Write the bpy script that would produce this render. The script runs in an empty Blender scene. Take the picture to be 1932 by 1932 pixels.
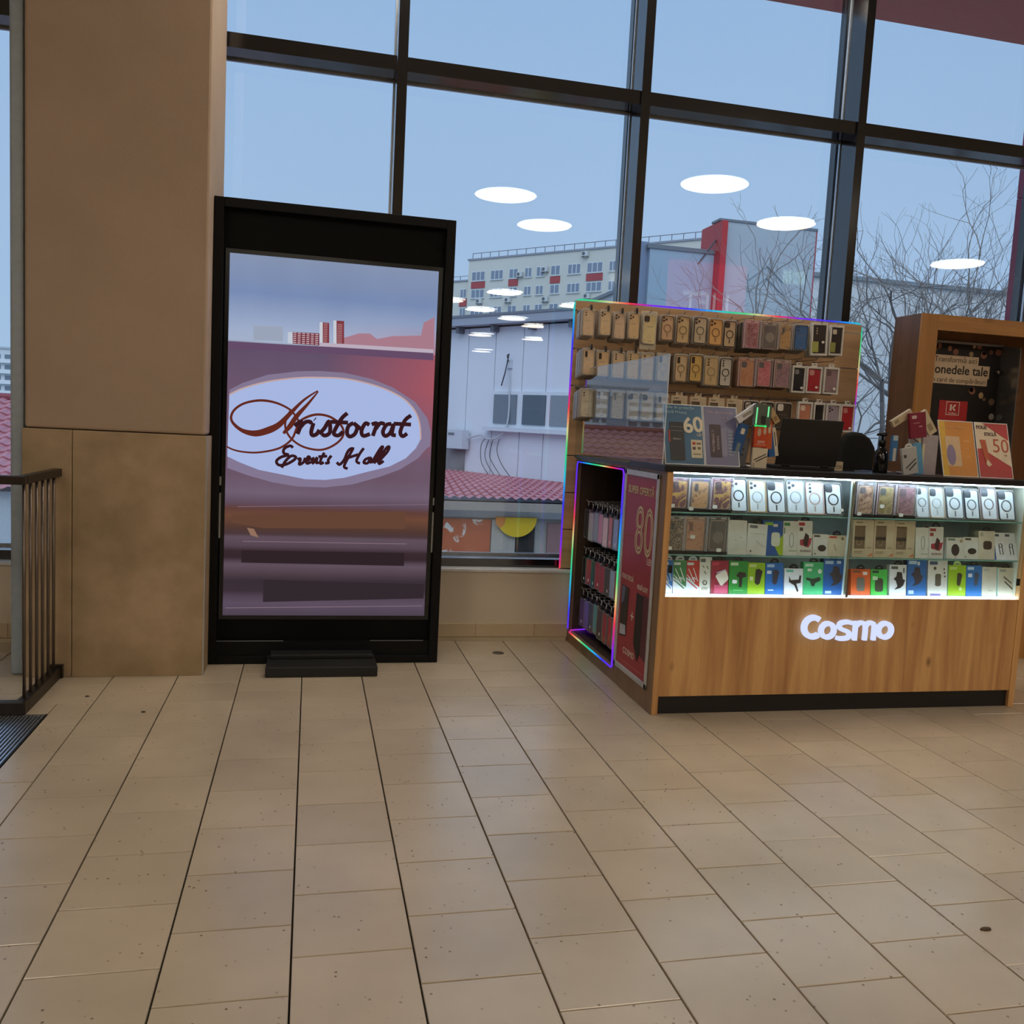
import bpy, math, random
from mathutils import Vector, Matrix

random.seed(7)
SC = bpy.context.scene
COL = SC.collection
PI = math.pi

# ------------------------------------------------------------------ camera
CAM_H = 1.319
R = ((0.9742352253, -0.2195486754, 0.0516149673),
     (0.0289876082, -0.1050643577, -0.9940428559),
     (0.2236636857, 0.9699277601, -0.0959932072))
cam_data = bpy.data.cameras.new('camera')
cam_data.sensor_width = 36.0
cam_data.sensor_fit = 'HORIZONTAL'
cam_data.lens = 1667.853 / 1932 * 36.0
cam_data.clip_end = 1000
cam = bpy.data.objects.new('camera', cam_data)
COL.objects.link(cam)
cam.matrix_world = Matrix(((R[0][0], -R[1][0], -R[2][0], 0.0),
                           (R[0][1], -R[1][1], -R[2][1], 0.0),
                           (R[0][2], -R[1][2], -R[2][2], CAM_H),
                           (0, 0, 0, 1)))
SC.camera = cam

# ------------------------------------------------------------------ sky, exposure
SC.view_settings.view_transform = 'Standard'
SC.view_settings.look = 'None'
SC.view_settings.gamma = 1.0
SC.view_settings.use_curve_mapping = False
SC.view_settings.exposure = 0.0
try:
    SC.cycles.use_denoising = True
    SC.cycles.max_bounces = 10
    SC.cycles.transparent_max_bounces = 16
    SC.cycles.sample_clamp_indirect = 6.0
    SC.cycles.caustics_reflective = False
    SC.cycles.caustics_refractive = False
except Exception:
    pass
LAMP_STRENGTH = 20.0
SKY_STRENGTH = 1.15
world = bpy.data.worlds.new('overcast_sky')
SC.world = world
world.use_nodes = True
wn, wl = world.node_tree.nodes, world.node_tree.links
wn.clear()
w_out = wn.new('ShaderNodeOutputWorld')
w_bg = wn.new('ShaderNodeBackground')
w_tc = wn.new('ShaderNodeTexCoord')
w_sep = wn.new('ShaderNodeSeparateXYZ')
w_ramp = wn.new('ShaderNodeValToRGB')
w_noise = wn.new('ShaderNodeTexNoise')
w_noise.inputs['Scale'].default_value = 2.2
w_noise.inputs['Detail'].default_value = 4
w_mix = wn.new('ShaderNodeMixRGB')
w_mix.blend_type = 'MULTIPLY'
w_mix.inputs[0].default_value = 0.10
w_ramp.color_ramp.elements[0].position = 0.0
w_ramp.color_ramp.elements[0].color = (0.50, 0.645, 0.84, 1)
w_ramp.color_ramp.elements[1].position = 0.55
w_ramp.color_ramp.elements[1].color = (0.36, 0.53, 0.79, 1)
wl.new(w_tc.outputs['Generated'], w_sep.inputs[0])
wl.new(w_sep.outputs['Z'], w_ramp.inputs[0])
wl.new(w_tc.outputs['Generated'], w_noise.inputs['Vector'])
wl.new(w_ramp.outputs[0], w_mix.inputs[1])
wl.new(w_noise.outputs['Fac'], w_mix.inputs[2])
wl.new(w_mix.outputs[0], w_bg.inputs['Color'])
w_bg.inputs['Strength'].default_value = SKY_STRENGTH
wl.new(w_bg.outputs[0], w_out.inputs[0])


# veiled sun high behind the building: soft daylight on the yard and the far facades
sun_data = bpy.data.lights.new('veiled_sun', 'SUN')
sun_data.energy = 1.7
sun_data.angle = 1.0
sun_data.color = (1.0, 0.98, 0.96)
sun = bpy.data.objects.new('veiled_sun', sun_data)
COL.objects.link(sun)
sun.rotation_euler = Vector((0.35, 1.0, -0.95)).to_track_quat('-Z', 'Y').to_euler()

# ------------------------------------------------------------------ materials
def lin(h):
    h = h.lstrip('#')
    r = []
    for i in (0, 2, 4):
        c = int(h[i:i + 2], 16) / 255.0
        r.append(c / 12.92 if c <= 0.04045 else ((c + 0.055) / 1.055) ** 2.4)
    return tuple(r) + (1.0,)


MATS = {}


def bright(h, g):
    """the same hue, g times lighter"""
    return '%02x%02x%02x' % tuple(min(250, int(int(h[i:i + 2], 16) * g)) for i in (0, 2, 4))


def principled(name):
    m = bpy.data.materials.new(name)
    m.use_nodes = True
    n, l = m.node_tree.nodes, m.node_tree.links
    b = n['Principled BSDF']
    return m, n, l, b


def mat(hexcol, rough=0.5, metal=0.0, spec=0.5, var=0.06, scale=30.0, coat=0.0, name=None):
    """plain surface with a fine procedural mottling"""
    key = ('plain', hexcol, rough, metal, spec, var, scale, coat)
    if key in MATS:
        return MATS[key]
    m, n, l, b = principled(name or 'surface_' + hexcol.lstrip('#'))
    c = lin(hexcol)
    tex = n.new('ShaderNodeTexNoise')
    tex.inputs['Scale'].default_value = scale
    tex.inputs['Detail'].default_value = 3
    tc = n.new('ShaderNodeTexCoord')
    l.new(tc.outputs['Object'], tex.inputs['Vector'])
    ramp = n.new('ShaderNodeValToRGB')
    ramp.color_ramp.elements[0].position = 0.3
    ramp.color_ramp.elements[1].position = 0.7
    ramp.color_ramp.elements[0].color = tuple(max(0, v * (1 - var)) for v in c[:3]) + (1,)
    ramp.color_ramp.elements[1].color = tuple(min(1, v * (1 + var)) for v in c[:3]) + (1,)
    l.new(tex.outputs['Fac'], ramp.inputs[0])
    l.new(ramp.outputs[0], b.inputs['Base Color'])
    b.inputs['Roughness'].default_value = rough
    b.inputs['Metallic'].default_value = metal
    b.inputs['Specular IOR Level'].default_value = spec
    if coat:
        b.inputs['Coat Weight'].default_value = coat
        b.inputs['Coat Roughness'].default_value = 0.06
    MATS[key] = m
    return m


def glow(hexcol, strength=1.0, name=None):
    key = ('glow', hexcol, strength)
    if key in MATS:
        return MATS[key]
    m = bpy.data.materials.new(name or 'lit_' + hexcol.lstrip('#'))
    m.use_nodes = True
    n, l = m.node_tree.nodes, m.node_tree.links
    n.clear()
    o = n.new('ShaderNodeOutputMaterial')
    e = n.new('ShaderNodeEmission')
    e.inputs[0].default_value = lin(hexcol)
    e.inputs[1].default_value = strength
    l.new(e.outputs[0], o.inputs[0])
    MATS[key] = m
    return m


def glass(name, ior=1.8, tint='f4faf8', rough=0.0, haze=0.0, hazecol='ffffff'):
    """clear sheet: transparent body with a Fresnel mirror on its front faces"""
    key = ('glass', name)
    if key in MATS:
        return MATS[key]
    m = bpy.data.materials.new(name)
    m.use_nodes = True
    n, l = m.node_tree.nodes, m.node_tree.links
    n.clear()
    o = n.new('ShaderNodeOutputMaterial')
    t = n.new('ShaderNodeBsdfTransparent')
    t.inputs[0].default_value = lin(tint)
    g = n.new('ShaderNodeBsdfGlossy')
    g.inputs['Roughness'].default_value = rough
    f = n.new('ShaderNodeFresnel')
    f.inputs['IOR'].default_value = ior
    geo = n.new('ShaderNodeNewGeometry')
    inv = n.new('ShaderNodeMath')
    inv.operation = 'SUBTRACT'
    inv.inputs[0].default_value = 1.0
    mul = n.new('ShaderNodeMath')
    mul.operation = 'MULTIPLY'
    l.new(geo.outputs['Backfacing'], inv.inputs[1])
    l.new(f.outputs[0], mul.inputs[0])
    l.new(inv.outputs[0], mul.inputs[1])
    mx = n.new('ShaderNodeMixShader')
    l.new(mul.outputs[0], mx.inputs[0])
    if haze:
        d = n.new('ShaderNodeBsdfDiffuse')
        d.inputs[0].default_value = lin(hazecol)
        mh = n.new('ShaderNodeMixShader')
        mh.inputs[0].default_value = haze
        l.new(t.outputs[0], mh.inputs[1])
        l.new(d.outputs[0], mh.inputs[2])
        l.new(mh.outputs[0], mx.inputs[1])
    else:
        l.new(t.outputs[0], mx.inputs[1])
    l.new(g.outputs[0], mx.inputs[2])
    l.new(mx.outputs[0], o.inputs[0])
    MATS[key] = m
    return m


def two_tone(name, c1, c2, kind='voronoi', scale=60.0, lo=0.35, hi=0.5, rough=0.4, c3=None, coat=0.0):
    """printed pattern: leopard spots, blossoms, marble"""
    key = ('two', name)
    if key in MATS:
        return MATS[key]
    m, n, l, b = principled(name)
    tc = n.new('ShaderNodeTexCoord')
    ramp = n.new('ShaderNodeValToRGB')
    e = ramp.color_ramp.elements
    e[0].position, e[1].position = lo, hi
    e[0].color, e[1].color = lin(c1), lin(c2)
    if c3:
        x = e.new(min(1.0, hi + 0.15))
        x.color = lin(c3)
    if kind == 'voronoi':
        t = n.new('ShaderNodeTexVoronoi')
        t.inputs['Scale'].default_value = scale
        l.new(tc.outputs['Object'], t.inputs['Vector'])
        l.new(t.outputs['Distance'], ramp.inputs[0])
    else:
        t = n.new('ShaderNodeTexNoise')
        t.inputs['Scale'].default_value = scale
        t.inputs['Detail'].default_value = 4
        t.inputs['Distortion'].default_value = 1.2
        l.new(tc.outputs['Object'], t.inputs['Vector'])
        l.new(t.outputs['Fac'], ramp.inputs[0])
    l.new(ramp.outputs[0], b.inputs['Base Color'])
    b.inputs['Roughness'].default_value = rough
    if coat:
        b.inputs['Coat Weight'].default_value = coat
    MATS[key] = m
    return m


def wood(name, base, dark, axis='z', rough=0.45, scale=1.0):
    key = ('wood', name)
    if key in MATS:
        return MATS[key]
    m, n, l, b = principled(name)
    tc = n.new('ShaderNodeTexCoord')
    mp = n.new('ShaderNodeMapping')
    s = {'z': (9, 9, 0.55), 'y': (9, 0.55, 9), 'x': (0.55, 9, 9)}[axis]
    mp.inputs['Scale'].default_value = tuple(v * scale for v in s)
    l.new(tc.outputs['Object'], mp.inputs[0])
    n1 = n.new('ShaderNodeTexNoise')
    n1.inputs['Scale'].default_value = 1.0
    n1.inputs['Detail'].default_value = 5
    n1.inputs['Distortion'].default_value = 0.6
    l.new(mp.outputs[0], n1.inputs['Vector'])
    r1 = n.new('ShaderNodeValToRGB')
    r1.color_ramp.elements[0].position = 0.32
    r1.color_ramp.elements[1].position = 0.62
    r1.color_ramp.elements[0].color = lin(dark)
    r1.color_ramp.elements[1].color = lin(base)
    l.new(n1.outputs['Fac'], r1.inputs[0])
    # fine pores
    n2 = n.new('ShaderNodeTexNoise')
    n2.inputs['Scale'].default_value = 14.0
    n2.inputs['Detail'].default_value = 2
    l.new(mp.outputs[0], n2.inputs['Vector'])
    # knots
    v = n.new('ShaderNodeTexVoronoi')
    v.inputs['Scale'].default_value = 1.0
    mp2 = n.new('ShaderNodeMapping')
    mp2.inputs['Scale'].default_value = tuple(0.45 * x * scale if x > 1 else 2.2 * scale for x in s)
    l.new(tc.outputs['Object'], mp2.inputs[0])
    l.new(mp2.outputs[0], v.inputs['Vector'])
    kr = n.new('ShaderNodeValToRGB')
    kr.color_ramp.elements[0].position = 0.02
    kr.color_ramp.elements[1].position = 0.13
    kr.color_ramp.elements[0].color = (0.22, 0.16, 0.12, 1)
    kr.color_ramp.elements[1].color = (1, 1, 1, 1)
    l.new(v.outputs['Distance'], kr.inputs[0])
    mx = n.new('ShaderNodeMixRGB')
    mx.blend_type = 'MULTIPLY'
    mx.inputs[0].default_value = 0.25
    l.new(r1.outputs[0], mx.inputs[1])
    l.new(n2.outputs['Fac'], mx.inputs[2])
    mk = n.new('ShaderNodeMixRGB')
    mk.blend_type = 'MULTIPLY'
    mk.inputs[0].default_value = 0.8
    l.new(mx.outputs[0], mk.inputs[1])
    l.new(kr.outputs[0], mk.inputs[2])
    l.new(mk.outputs[0], b.inputs['Base Color'])
    b.inputs['Roughness'].default_value = rough
    MATS[key] = m
    return m


def tile_mat():
    m, n, l, b = principled('beige_speckled_tile')
    tc = n.new('ShaderNodeTexCoord')
    geo = n.new('ShaderNodeNewGeometry')
    oi = n.new('ShaderNodeObjectInfo')
    big = n.new('ShaderNodeTexNoise')
    big.inputs['Scale'].default_value = 2.3
    big.inputs['Detail'].default_value = 5
    l.new(geo.outputs['Position'], big.inputs['Vector'])
    r = n.new('ShaderNodeValToRGB')
    r.color_ramp.elements[0].position = 0.3
    r.color_ramp.elements[1].position = 0.72
    r.color_ramp.elements[0].color = lin('b3a591')
    r.color_ramp.elements[1].color = lin('c2b39d')
    l.new(big.outputs['Fac'], r.inputs[0])
    # each tile its own tone
    mr = n.new('ShaderNodeMapRange')
    mr.inputs['To Min'].default_value = 0.94
    mr.inputs['To Max'].default_value = 1.04
    l.new(oi.outputs['Random'], mr.inputs['Value'])
    mt = n.new('ShaderNodeMixRGB')
    mt.blend_type = 'MULTIPLY'
    mt.inputs[0].default_value = 1.0
    l.new(r.outputs[0], mt.inputs[1])
    l.new(mr.outputs[0], mt.inputs[2])
    # dark specks
    sp = n.new('ShaderNodeTexVoronoi')
    sp.inputs['Scale'].default_value = 30.0
    l.new(geo.outputs['Position'], sp.inputs['Vector'])
    sr = n.new('ShaderNodeValToRGB')
    sr.color_ramp.elements[0].position = 0.08
    sr.color_ramp.elements[1].position = 0.13
    sr.color_ramp.elements[0].color = (0.35, 0.3, 0.26, 1)
    sr.color_ramp.elements[1].color = (1, 1, 1, 1)
    l.new(sp.outputs['Distance'], sr.inputs[0])
    sm = n.new('ShaderNodeTexNoise')
    sm.inputs['Scale'].default_value = 7.0
    l.new(geo.outputs['Position'], sm.inputs['Vector'])
    smr = n.new('ShaderNodeValToRGB')
    smr.color_ramp.elements[0].position = 0.42
    smr.color_ramp.elements[1].position = 0.60
    l.new(sm.outputs['Fac'], smr.inputs[0])
    ms = n.new('ShaderNodeMixRGB')
    ms.blend_type = 'MULTIPLY'
    l.new(smr.outputs[0], ms.inputs[0])
    l.new(mt.outputs[0], ms.inputs[1])
    l.new(sr.outputs[0], ms.inputs[2])
    l.new(ms.outputs[0], b.inputs['Base Color'])
    rr = n.new('ShaderNodeMapRange')
    rr.inputs['To Min'].default_value = 0.20
    rr.inputs['To Max'].default_value = 0.30
    l.new(big.outputs['Fac'], rr.inputs['Value'])
    l.new(rr.outputs[0], b.inputs['Roughness'])
    b.inputs['Specular IOR Level'].default_value = 0.85
    return m


def mottled(name, c1, c2, scale=3.0, rough=0.6, detail=6, bump=0.0):
    key = ('mottled', name)
    if key in MATS:
        return MATS[key]
    m, n, l, b = principled(name)
    geo = n.new('ShaderNodeNewGeometry')
    t = n.new('ShaderNodeTexNoise')
    t.inputs['Scale'].default_value = scale
    t.inputs['Detail'].default_value = detail
    t.inputs['Roughness'].default_value = 0.6
    l.new(geo.outputs['Position'], t.inputs['Vector'])
    r = n.new('ShaderNodeValToRGB')
    r.color_ramp.elements[0].position = 0.32
    r.color_ramp.elements[1].position = 0.68
    r.color_ramp.elements[0].color = lin(c1)
    r.color_ramp.elements[1].color = lin(c2)
    l.new(t.outputs['Fac'], r.inputs[0])
    l.new(r.outputs[0], b.inputs['Base Color'])
    b.inputs['Roughness'].default_value = rough
    if bump:
        t2 = n.new('ShaderNodeTexNoise')
        t2.inputs['Scale'].default_value = 160
        l.new(geo.outputs['Position'], t2.inputs['Vector'])
        bp = n.new('ShaderNodeBump')
        bp.inputs['Strength'].default_value = bump
        bp.inputs['Distance'].default_value = 0.002
        l.new(t2.outputs['Fac'], bp.inputs['Height'])
        l.new(bp.outputs[0], b.inputs['Normal'])
    MATS[key] = m
    return m


def led_mat(strength):
    key = ('led', strength)
    if key in MATS:
        return MATS[key]
    m = bpy.data.materials.new('rgb_led_strip')
    m.use_nodes = True
    n, l = m.node_tree.nodes, m.node_tree.links
    n.clear()
    o = n.new('ShaderNodeOutputMaterial')
    e = n.new('ShaderNodeEmission')
    a = n.new('ShaderNodeAttribute')
    a.attribute_name = 'hue'
    l.new(a.outputs['Color'], e.inputs[0])
    e.inputs[1].default_value = strength
    l.new(e.outputs[0], o.inputs[0])
    MATS[key] = m
    return m


# ------------------------------------------------------------------ mesh helpers
class MB:
    """collects shapes, then links them as ONE mesh object"""

    def __init__(self):
        self.v, self.f = [], []

    def _add(self, vs, fs):
        k = len(self.v)
        self.v += [tuple(p) for p in vs]
        self.f += [tuple(i + k for i in f) for f in fs]
        return self

    def box(self, x0, x1, y0, y1, z0, z1):
        vs = [(x0, y0, z0), (x1, y0, z0), (x1, y1, z0), (x0, y1, z0),
              (x0, y0, z1), (x1, y0, z1), (x1, y1, z1), (x0, y1, z1)]
        return self._add(vs, [(0, 3, 2, 1), (4, 5, 6, 7), (0, 1, 5, 4), (1, 2, 6, 5), (2, 3, 7, 6), (3, 0, 4, 7)])

    def quadbox(self, a, b, c, d, off):
        """prism on a quad a,b,c,d (any plane) pushed by the vector off"""
        o = Vector(off)
        vs = [Vector(p) for p in (a, b, c, d)]
        vs += [p + o for p in vs]
        return self._add(vs, [(0, 1, 2, 3), (7, 6, 5, 4), (0, 4, 5, 1), (1, 5, 6, 2), (2, 6, 7, 3), (3, 7, 4, 0)])

    def prism(self, poly, y0, y1, axis='y'):
        """polygon (x,z) extruded in y (axis 'y'), or (y,z) in x, or (x,y) in z"""
        n = len(poly)

        def P(p, t):
            return {'y': (p[0], t, p[1]), 'x': (t, p[0], p[1]), 'z': (p[0], p[1], t)}[axis]
        vs = [P(p, y0) for p in poly] + [P(p, y1) for p in poly]
        fs = [tuple(range(n)), tuple(range(2 * n - 1, n - 1, -1))]
        fs += [(i, i + n, (i + 1) % n + n, (i + 1) % n) for i in range(n)]
        return self._add(vs, fs)

    def frame(self, outer, inner, y0, y1):
        """ring between two polygons with the same point count, extruded in y"""
        n = len(outer)
        vs = [(p[0], y0, p[1]) for p in outer] + [(p[0], y0, p[1]) for p in inner] + \
             [(p[0], y1, p[1]) for p in outer] + [(p[0], y1, p[1]) for p in inner]
        fs = []
        for i in range(n):
            j = (i + 1) % n
            fs += [(i, j, j + n, i + n), (i + 2 * n, i + 3 * n, j + 3 * n, j + 2 * n),
                   (i, i + 2 * n, j + 2 * n, j), (i + n, j + n, j + 3 * n, i + 3 * n)]
        return self._add(vs, fs)

    def tube(self, pts, r, n=8, closed=False, radii=None, caps=True):
        pts = [Vector(p) for p in pts]
        m = len(pts)
        rings = []
        up = Vector((0.13, 0.21, 1)).normalized()
        for i, p in enumerate(pts):
            a = pts[(i - 1) % m] if (closed or i > 0) else p
            b = pts[(i + 1) % m] if (closed or i < m - 1) else p
            t = (b - a).normalized()
            s = t.cross(up)
            if s.length < 1e-4:
                s = t.cross(Vector((1, 0, 0)))
            s.normalize()
            q = s.cross(t)
            rr = radii[i] if radii else r
            rings.append([p + (s * math.cos(2 * PI * k / n) + q * math.sin(2 * PI * k / n)) * rr for k in range(n)])
        vs = [q for ring in rings for q in ring]
        fs = []
        for i in range(m if closed else m - 1):
            j = (i + 1) % m
            for k in range(n):
                h = (k + 1) % n
                fs.append((i * n + k, i * n + h, j * n + h, j * n + k))
        if caps and not closed:
            fs += [tuple(range(n - 1, -1, -1)), tuple((m - 1) * n + k for k in range(n))]
        return self._add(vs, fs)

    def cyl(self, p0, p1, r, n=12):
        return self.tube([p0, p1], r, n)

    def lathe(self, prof, cx=0, cy=0, n=24):
        """profile of (r,z) turned around a vertical axis"""
        vs, fs = [], []
        m = len(prof)
        for r, z in prof:
            for k in range(n):
                a = 2 * PI * k / n
                vs.append((cx + r * math.cos(a), cy + r * math.sin(a), z))
        for i in range(m - 1):
            for k in range(n):
                h = (k + 1) % n
                fs.append((i * n + k, i * n + h, (i + 1) * n + h, (i + 1) * n + k))
        fs += [tuple(range(n - 1, -1, -1)), tuple((m - 1) * n + k for k in range(n))]
        return self._add(vs, fs)

    def disc_y(self, cx, cz, rx, rz, y0, y1, n=28):
        return self.prism([(cx + rx * math.cos(-2 * PI * k / n), cz + rz * math.sin(-2 * PI * k / n)) for k in range(n)], y0, y1)

    def ring_y(self, cx, cz, r, w, y0, y1, n=28):
        o = [(cx + r * math.cos(2 * PI * k / n), cz + r * math.sin(2 * PI * k / n)) for k in range(n)]
        i = [(cx + (r - w) * math.cos(2 * PI * k / n), cz + (r - w) * math.sin(2 * PI * k / n)) for k in range(n)]
        return self.frame(o, i, y0, y1)

    def ribbon(self, pts, w, y0, y1, closed=False, smooth=6, widths=None):
        """pen stroke through (x,z) points, width w, between y0 and y1"""
        P = catmull(pts, smooth, closed)
        m = len(P)
        L, Rr = [], []
        for i in range(m):
            a = P[(i - 1) % m] if (closed or i > 0) else P[i]
            b = P[(i + 1) % m] if (closed or i < m - 1) else P[i]
            dx, dz = b[0] - a[0], b[1] - a[1]
            d = math.hypot(dx, dz) or 1.0
            ww = w if not widths else interp(widths, i / max(1, m - 1))
            nx, nz = -dz / d * ww / 2, dx / d * ww / 2
            L.append((P[i][0] + nx, P[i][1] + nz))
            Rr.append((P[i][0] - nx, P[i][1] - nz))
        vs = [(p[0], y0, p[1]) for p in L] + [(p[0], y0, p[1]) for p in Rr] + \
             [(p[0], y1, p[1]) for p in L] + [(p[0], y1, p[1]) for p in Rr]
        fs = []
        for i in range(m if closed else m - 1):
            j = (i + 1) % m
            fs += [(i, j, j + m, i + m), (i + 2 * m, i + 3 * m, j + 3 * m, j + 2 * m),
                   (i, i + 2 * m, j + 2 * m, j), (i + m, j + m, j + 3 * m, i + 3 * m)]
        if not closed:
            fs += [(0, m, 3 * m, 2 * m), (m - 1, 3 * m - 1, 4 * m - 1, 2 * m - 1)]
        return self._add(vs, fs)

    def mesh(self, name, smooth=False):
        me = bpy.data.meshes.new(name)
        me.from_pydata(self.v, [], self.f)
        me.update()
        if smooth:
            me.polygons.foreach_set('use_smooth', [True] * len(me.polygons))
        return me

    def build(self, name, material, parent=None, smooth=False, bevel=0.0, recalc=True):
        me = self.mesh(name, smooth)
        me.materials.append(material)
        o = bpy.data.objects.new(name, me)
        COL.objects.link(o)
        if parent is not None:
            o.parent = parent
        if bevel:
            b = o.modifiers.new('bevel', 'BEVEL')
            b.width = bevel
            b.segments = 2
            b.limit_method = 'ANGLE'
        return o


def interp(ws, t):
    k = t * (len(ws) - 1)
    i = min(int(k), len(ws) - 2)
    return ws[i] + (ws[i + 1] - ws[i]) * (k - i)


def catmull(pts, k=6, closed=False):
    if k <= 1 or len(pts) < 3:
        return list(pts)
    out = []
    n = len(pts)
    for i in range(n if closed else n - 1):
        p0 = pts[(i - 1) % n] if (closed or i > 0) else pts[i]
        p1, p2 = pts[i], pts[(i + 1) % n]
        p3 = pts[(i + 2) % n] if (closed or i + 2 < n) else p2
        for j in range(k):
            t = j / k
            out.append(tuple(0.5 * ((2 * p1[c]) + (-p0[c] + p2[c]) * t + (2 * p0[c] - 5 * p1[c] + 4 * p2[c] - p3[c]) * t * t
                                    + (-p0[c] + 3 * p1[c] - 3 * p2[c] + p3[c]) * t ** 3) for c in range(len(p1))))
    if not closed:
        out.append(tuple(pts[-1]))
    return out


def rrect(cx, cz, w, h, r, n=4):
    """rounded rectangle, clockwise seen from -y"""
    pts = []
    for sx, sz, a0 in ((1, 1, 0), (-1, 1, 90), (-1, -1, 180), (1, -1, 270)):
        for k in range(n + 1):
            a = math.radians(a0 + 90 * k / n)
            pts.append((cx + sx * (w / 2 - r) + r * math.cos(a), cz + sz * (h / 2 - r) + r * math.sin(a)))
    return pts[::-1]


def thing(name, label, cat, loc=(0, 0, 0), rot=(0, 0, 0), group=None):
    o = bpy.data.objects.new(name, None)
    o.empty_display_size = 0.05
    COL.objects.link(o)
    o.location = loc
    o.rotation_euler = rot
    o['label'], o['category'] = label, cat
    if group:
        o['group'] = group
    return o


def tag(o, label, cat, group=None, kind=None):
    o['label'] = label
    if cat:
        o['category'] = cat
    if group:
        o['group'] = group
    if kind:
        o['kind'] = kind
    return o


def structure(o, label=None):
    o['kind'] = 'structure'
    if label:
        o['label'] = label
    return o


def struct_root(name, label):
    o = bpy.data.objects.new(name, None)
    COL.objects.link(o)
    return structure(o, label)


def text(name, s, size, x, y, z, material, parent, face='-y', align='CENTER', extrude=0.0004, offset=0.0, shear=0.0,
         squeeze=1.0, rot=0.0, spacing=1.0):
    """flat lettering; face '-y' looks at the hall, '-x' looks at the left"""
    cu = bpy.data.curves.new(name, 'FONT')
    cu.body = s
    cu.size = size
    cu.align_x = align
    cu.align_y = 'CENTER'
    cu.extrude = extrude
    cu.offset = offset
    cu.shear = shear
    cu.space_character = spacing
    cu.resolution_u = 3
    tmp = bpy.data.objects.new(name, cu)
    me = bpy.data.meshes.new_from_object(tmp)
    bpy.data.objects.remove(tmp)
    bpy.data.curves.remove(cu)
    c, sn = math.cos(rot), math.sin(rot)
    for v in me.vertices:
        a, b, t = v.co.x * squeeze, v.co.y, v.co.z
        a, b = a * c - b * sn, a * sn + b * c
        if face == '-y':
            v.co = (x + a, y - t, z + b)
        elif face == '-x':
            v.co = (x - t, y - a, z + b)
        else:
            v.co = (x - a, y + t, z + b)
    me.name = name
    me.materials.clear()
    me.materials.append(material)
    o = bpy.data.objects.new(name, me)
    COL.objects.link(o)
    if parent is not None:
        o.parent = parent
    return o


LED_CYCLE = [(0.0, (1, 0.02, 0.05)), (0.08, (0.6, 0.0, 0.35)), (0.15, (0.22, 0.0, 0.95)), (0.40, (0.02, 0.02, 1.0)), (0.50, (0.0, 0.30, 1.0)), (0.58, (0.0, 0.62, 0.85)),
             (0.68, (0.0, 0.72, 0.30)), (0.78, (0.10, 0.75, 0.22)), (0.86, (0.75, 0.80, 0.30)), (0.93, (1, 0.30, 0.12)), (1.0, (1, 0.02, 0.05))]


def hue_rgb(h):
    t = (-h) % 1.0
    for (a, ca), (b, cb) in zip(LED_CYCLE[:-1], LED_CYCLE[1:]):
        if t <= b:
            k = (t - a) / (b - a)
            return tuple(ca[i] + (cb[i] - ca[i]) * k for i in range(3))
    return LED_CYCLE[-1][1]


def led_strip(name, pts, r, hue0, period, strength, parent=None):
    """coloured light strip along pts; the hue runs along its length"""
    dense = []
    s = 0.0
    ss = []
    for i in range(len(pts) - 1):
        a, b = Vector(pts[i]), Vector(pts[i + 1])
        L = (b - a).length
        k = max(1, int(L / 0.02))
        for j in range(k):
            dense.append(a.lerp(b, j / k))
            ss.append(s + L * j / k)
        s += L
    dense.append(Vector(pts[-1]))
    ss.append(s)
    mb = MB()
    n = 6
    mb.tube(dense, r, n)
    me = mb.mesh(name, True)
    att = me.color_attributes.new('hue', 'FLOAT_COLOR', 'POINT')
    for i in range(len(dense)):
        c = hue_rgb(hue0 - ss[i] / period)
        for k in range(n):
            att.data[i * n + k].color = (c[0] + 0.03, c[1] + 0.03, c[2] + 0.03, 1)
    me.materials.append(led_mat(strength))
    o = bpy.data.objects.new(name, me)
    COL.objects.link(o)
    if parent is not None:
        o.parent = parent
    return o


def copy_tree(o, parent=None):
    c = o.copy()
    COL.objects.link(c)
    c.parent = parent
    for ch in list(o.children):
        copy_tree(ch, c)
    return c


BLACK = mat('0b0b0d', 0.35, var=0.1)
WHITE = mat('e8e8e6', 0.5)
OAK = wood('oak_front', 'dfae70', 'b68250', 'z', scale=1.7)
OAK_X = wood('oak_cross', 'c08a4c', '9b6a36', 'x')
BROWN = wood('brown_oak', '9a7c5e', '7c6046', 'z')
ALU = mat('b9bcbf', 0.35, metal=0.9)
STEEL = mat('8d8a86', 0.3, metal=0.95)

SWASH =  [([(-0.079, 1.454), (-0.15, 1.4), (-0.217, 1.326), (-0.272, 1.265), (-0.328, 1.233), (-0.39, 1.215), (-0.452, 1.226), (-0.497, 1.259), (-0.511, 1.293), (-0.493, 1.334), (-0.443, 1.369), (-0.365, 1.387), (-0.286, 1.378), (-0.217, 1.347), (-0.185, 1.31), (-0.164, 1.279)], 'taper'), ([(-0.076, 1.45), (-0.126, 1.384), (-0.182, 1.316), (-0.215, 1.262), (-0.248, 1.222)], 'thick'), ([(-0.539, 1.141), (-0.494, 1.125), (-0.438, 1.116), (-0.365, 1.118), (-0.269, 1.143), (-0.207, 1.191), (-0.18, 1.255), (-0.164, 1.291), (-0.113, 1.321), (-0.061, 1.33), (-0.003, 1.317), (0.048, 1.278), (0.061, 1.234), (0.036, 1.191), (-0.021, 1.154), (-0.079, 1.144), (-0.155, 1.161), (-0.213, 1.203), (-0.239, 1.255), (-0.233, 1.308), (-0.211, 1.347)], 'thin')]
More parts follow.
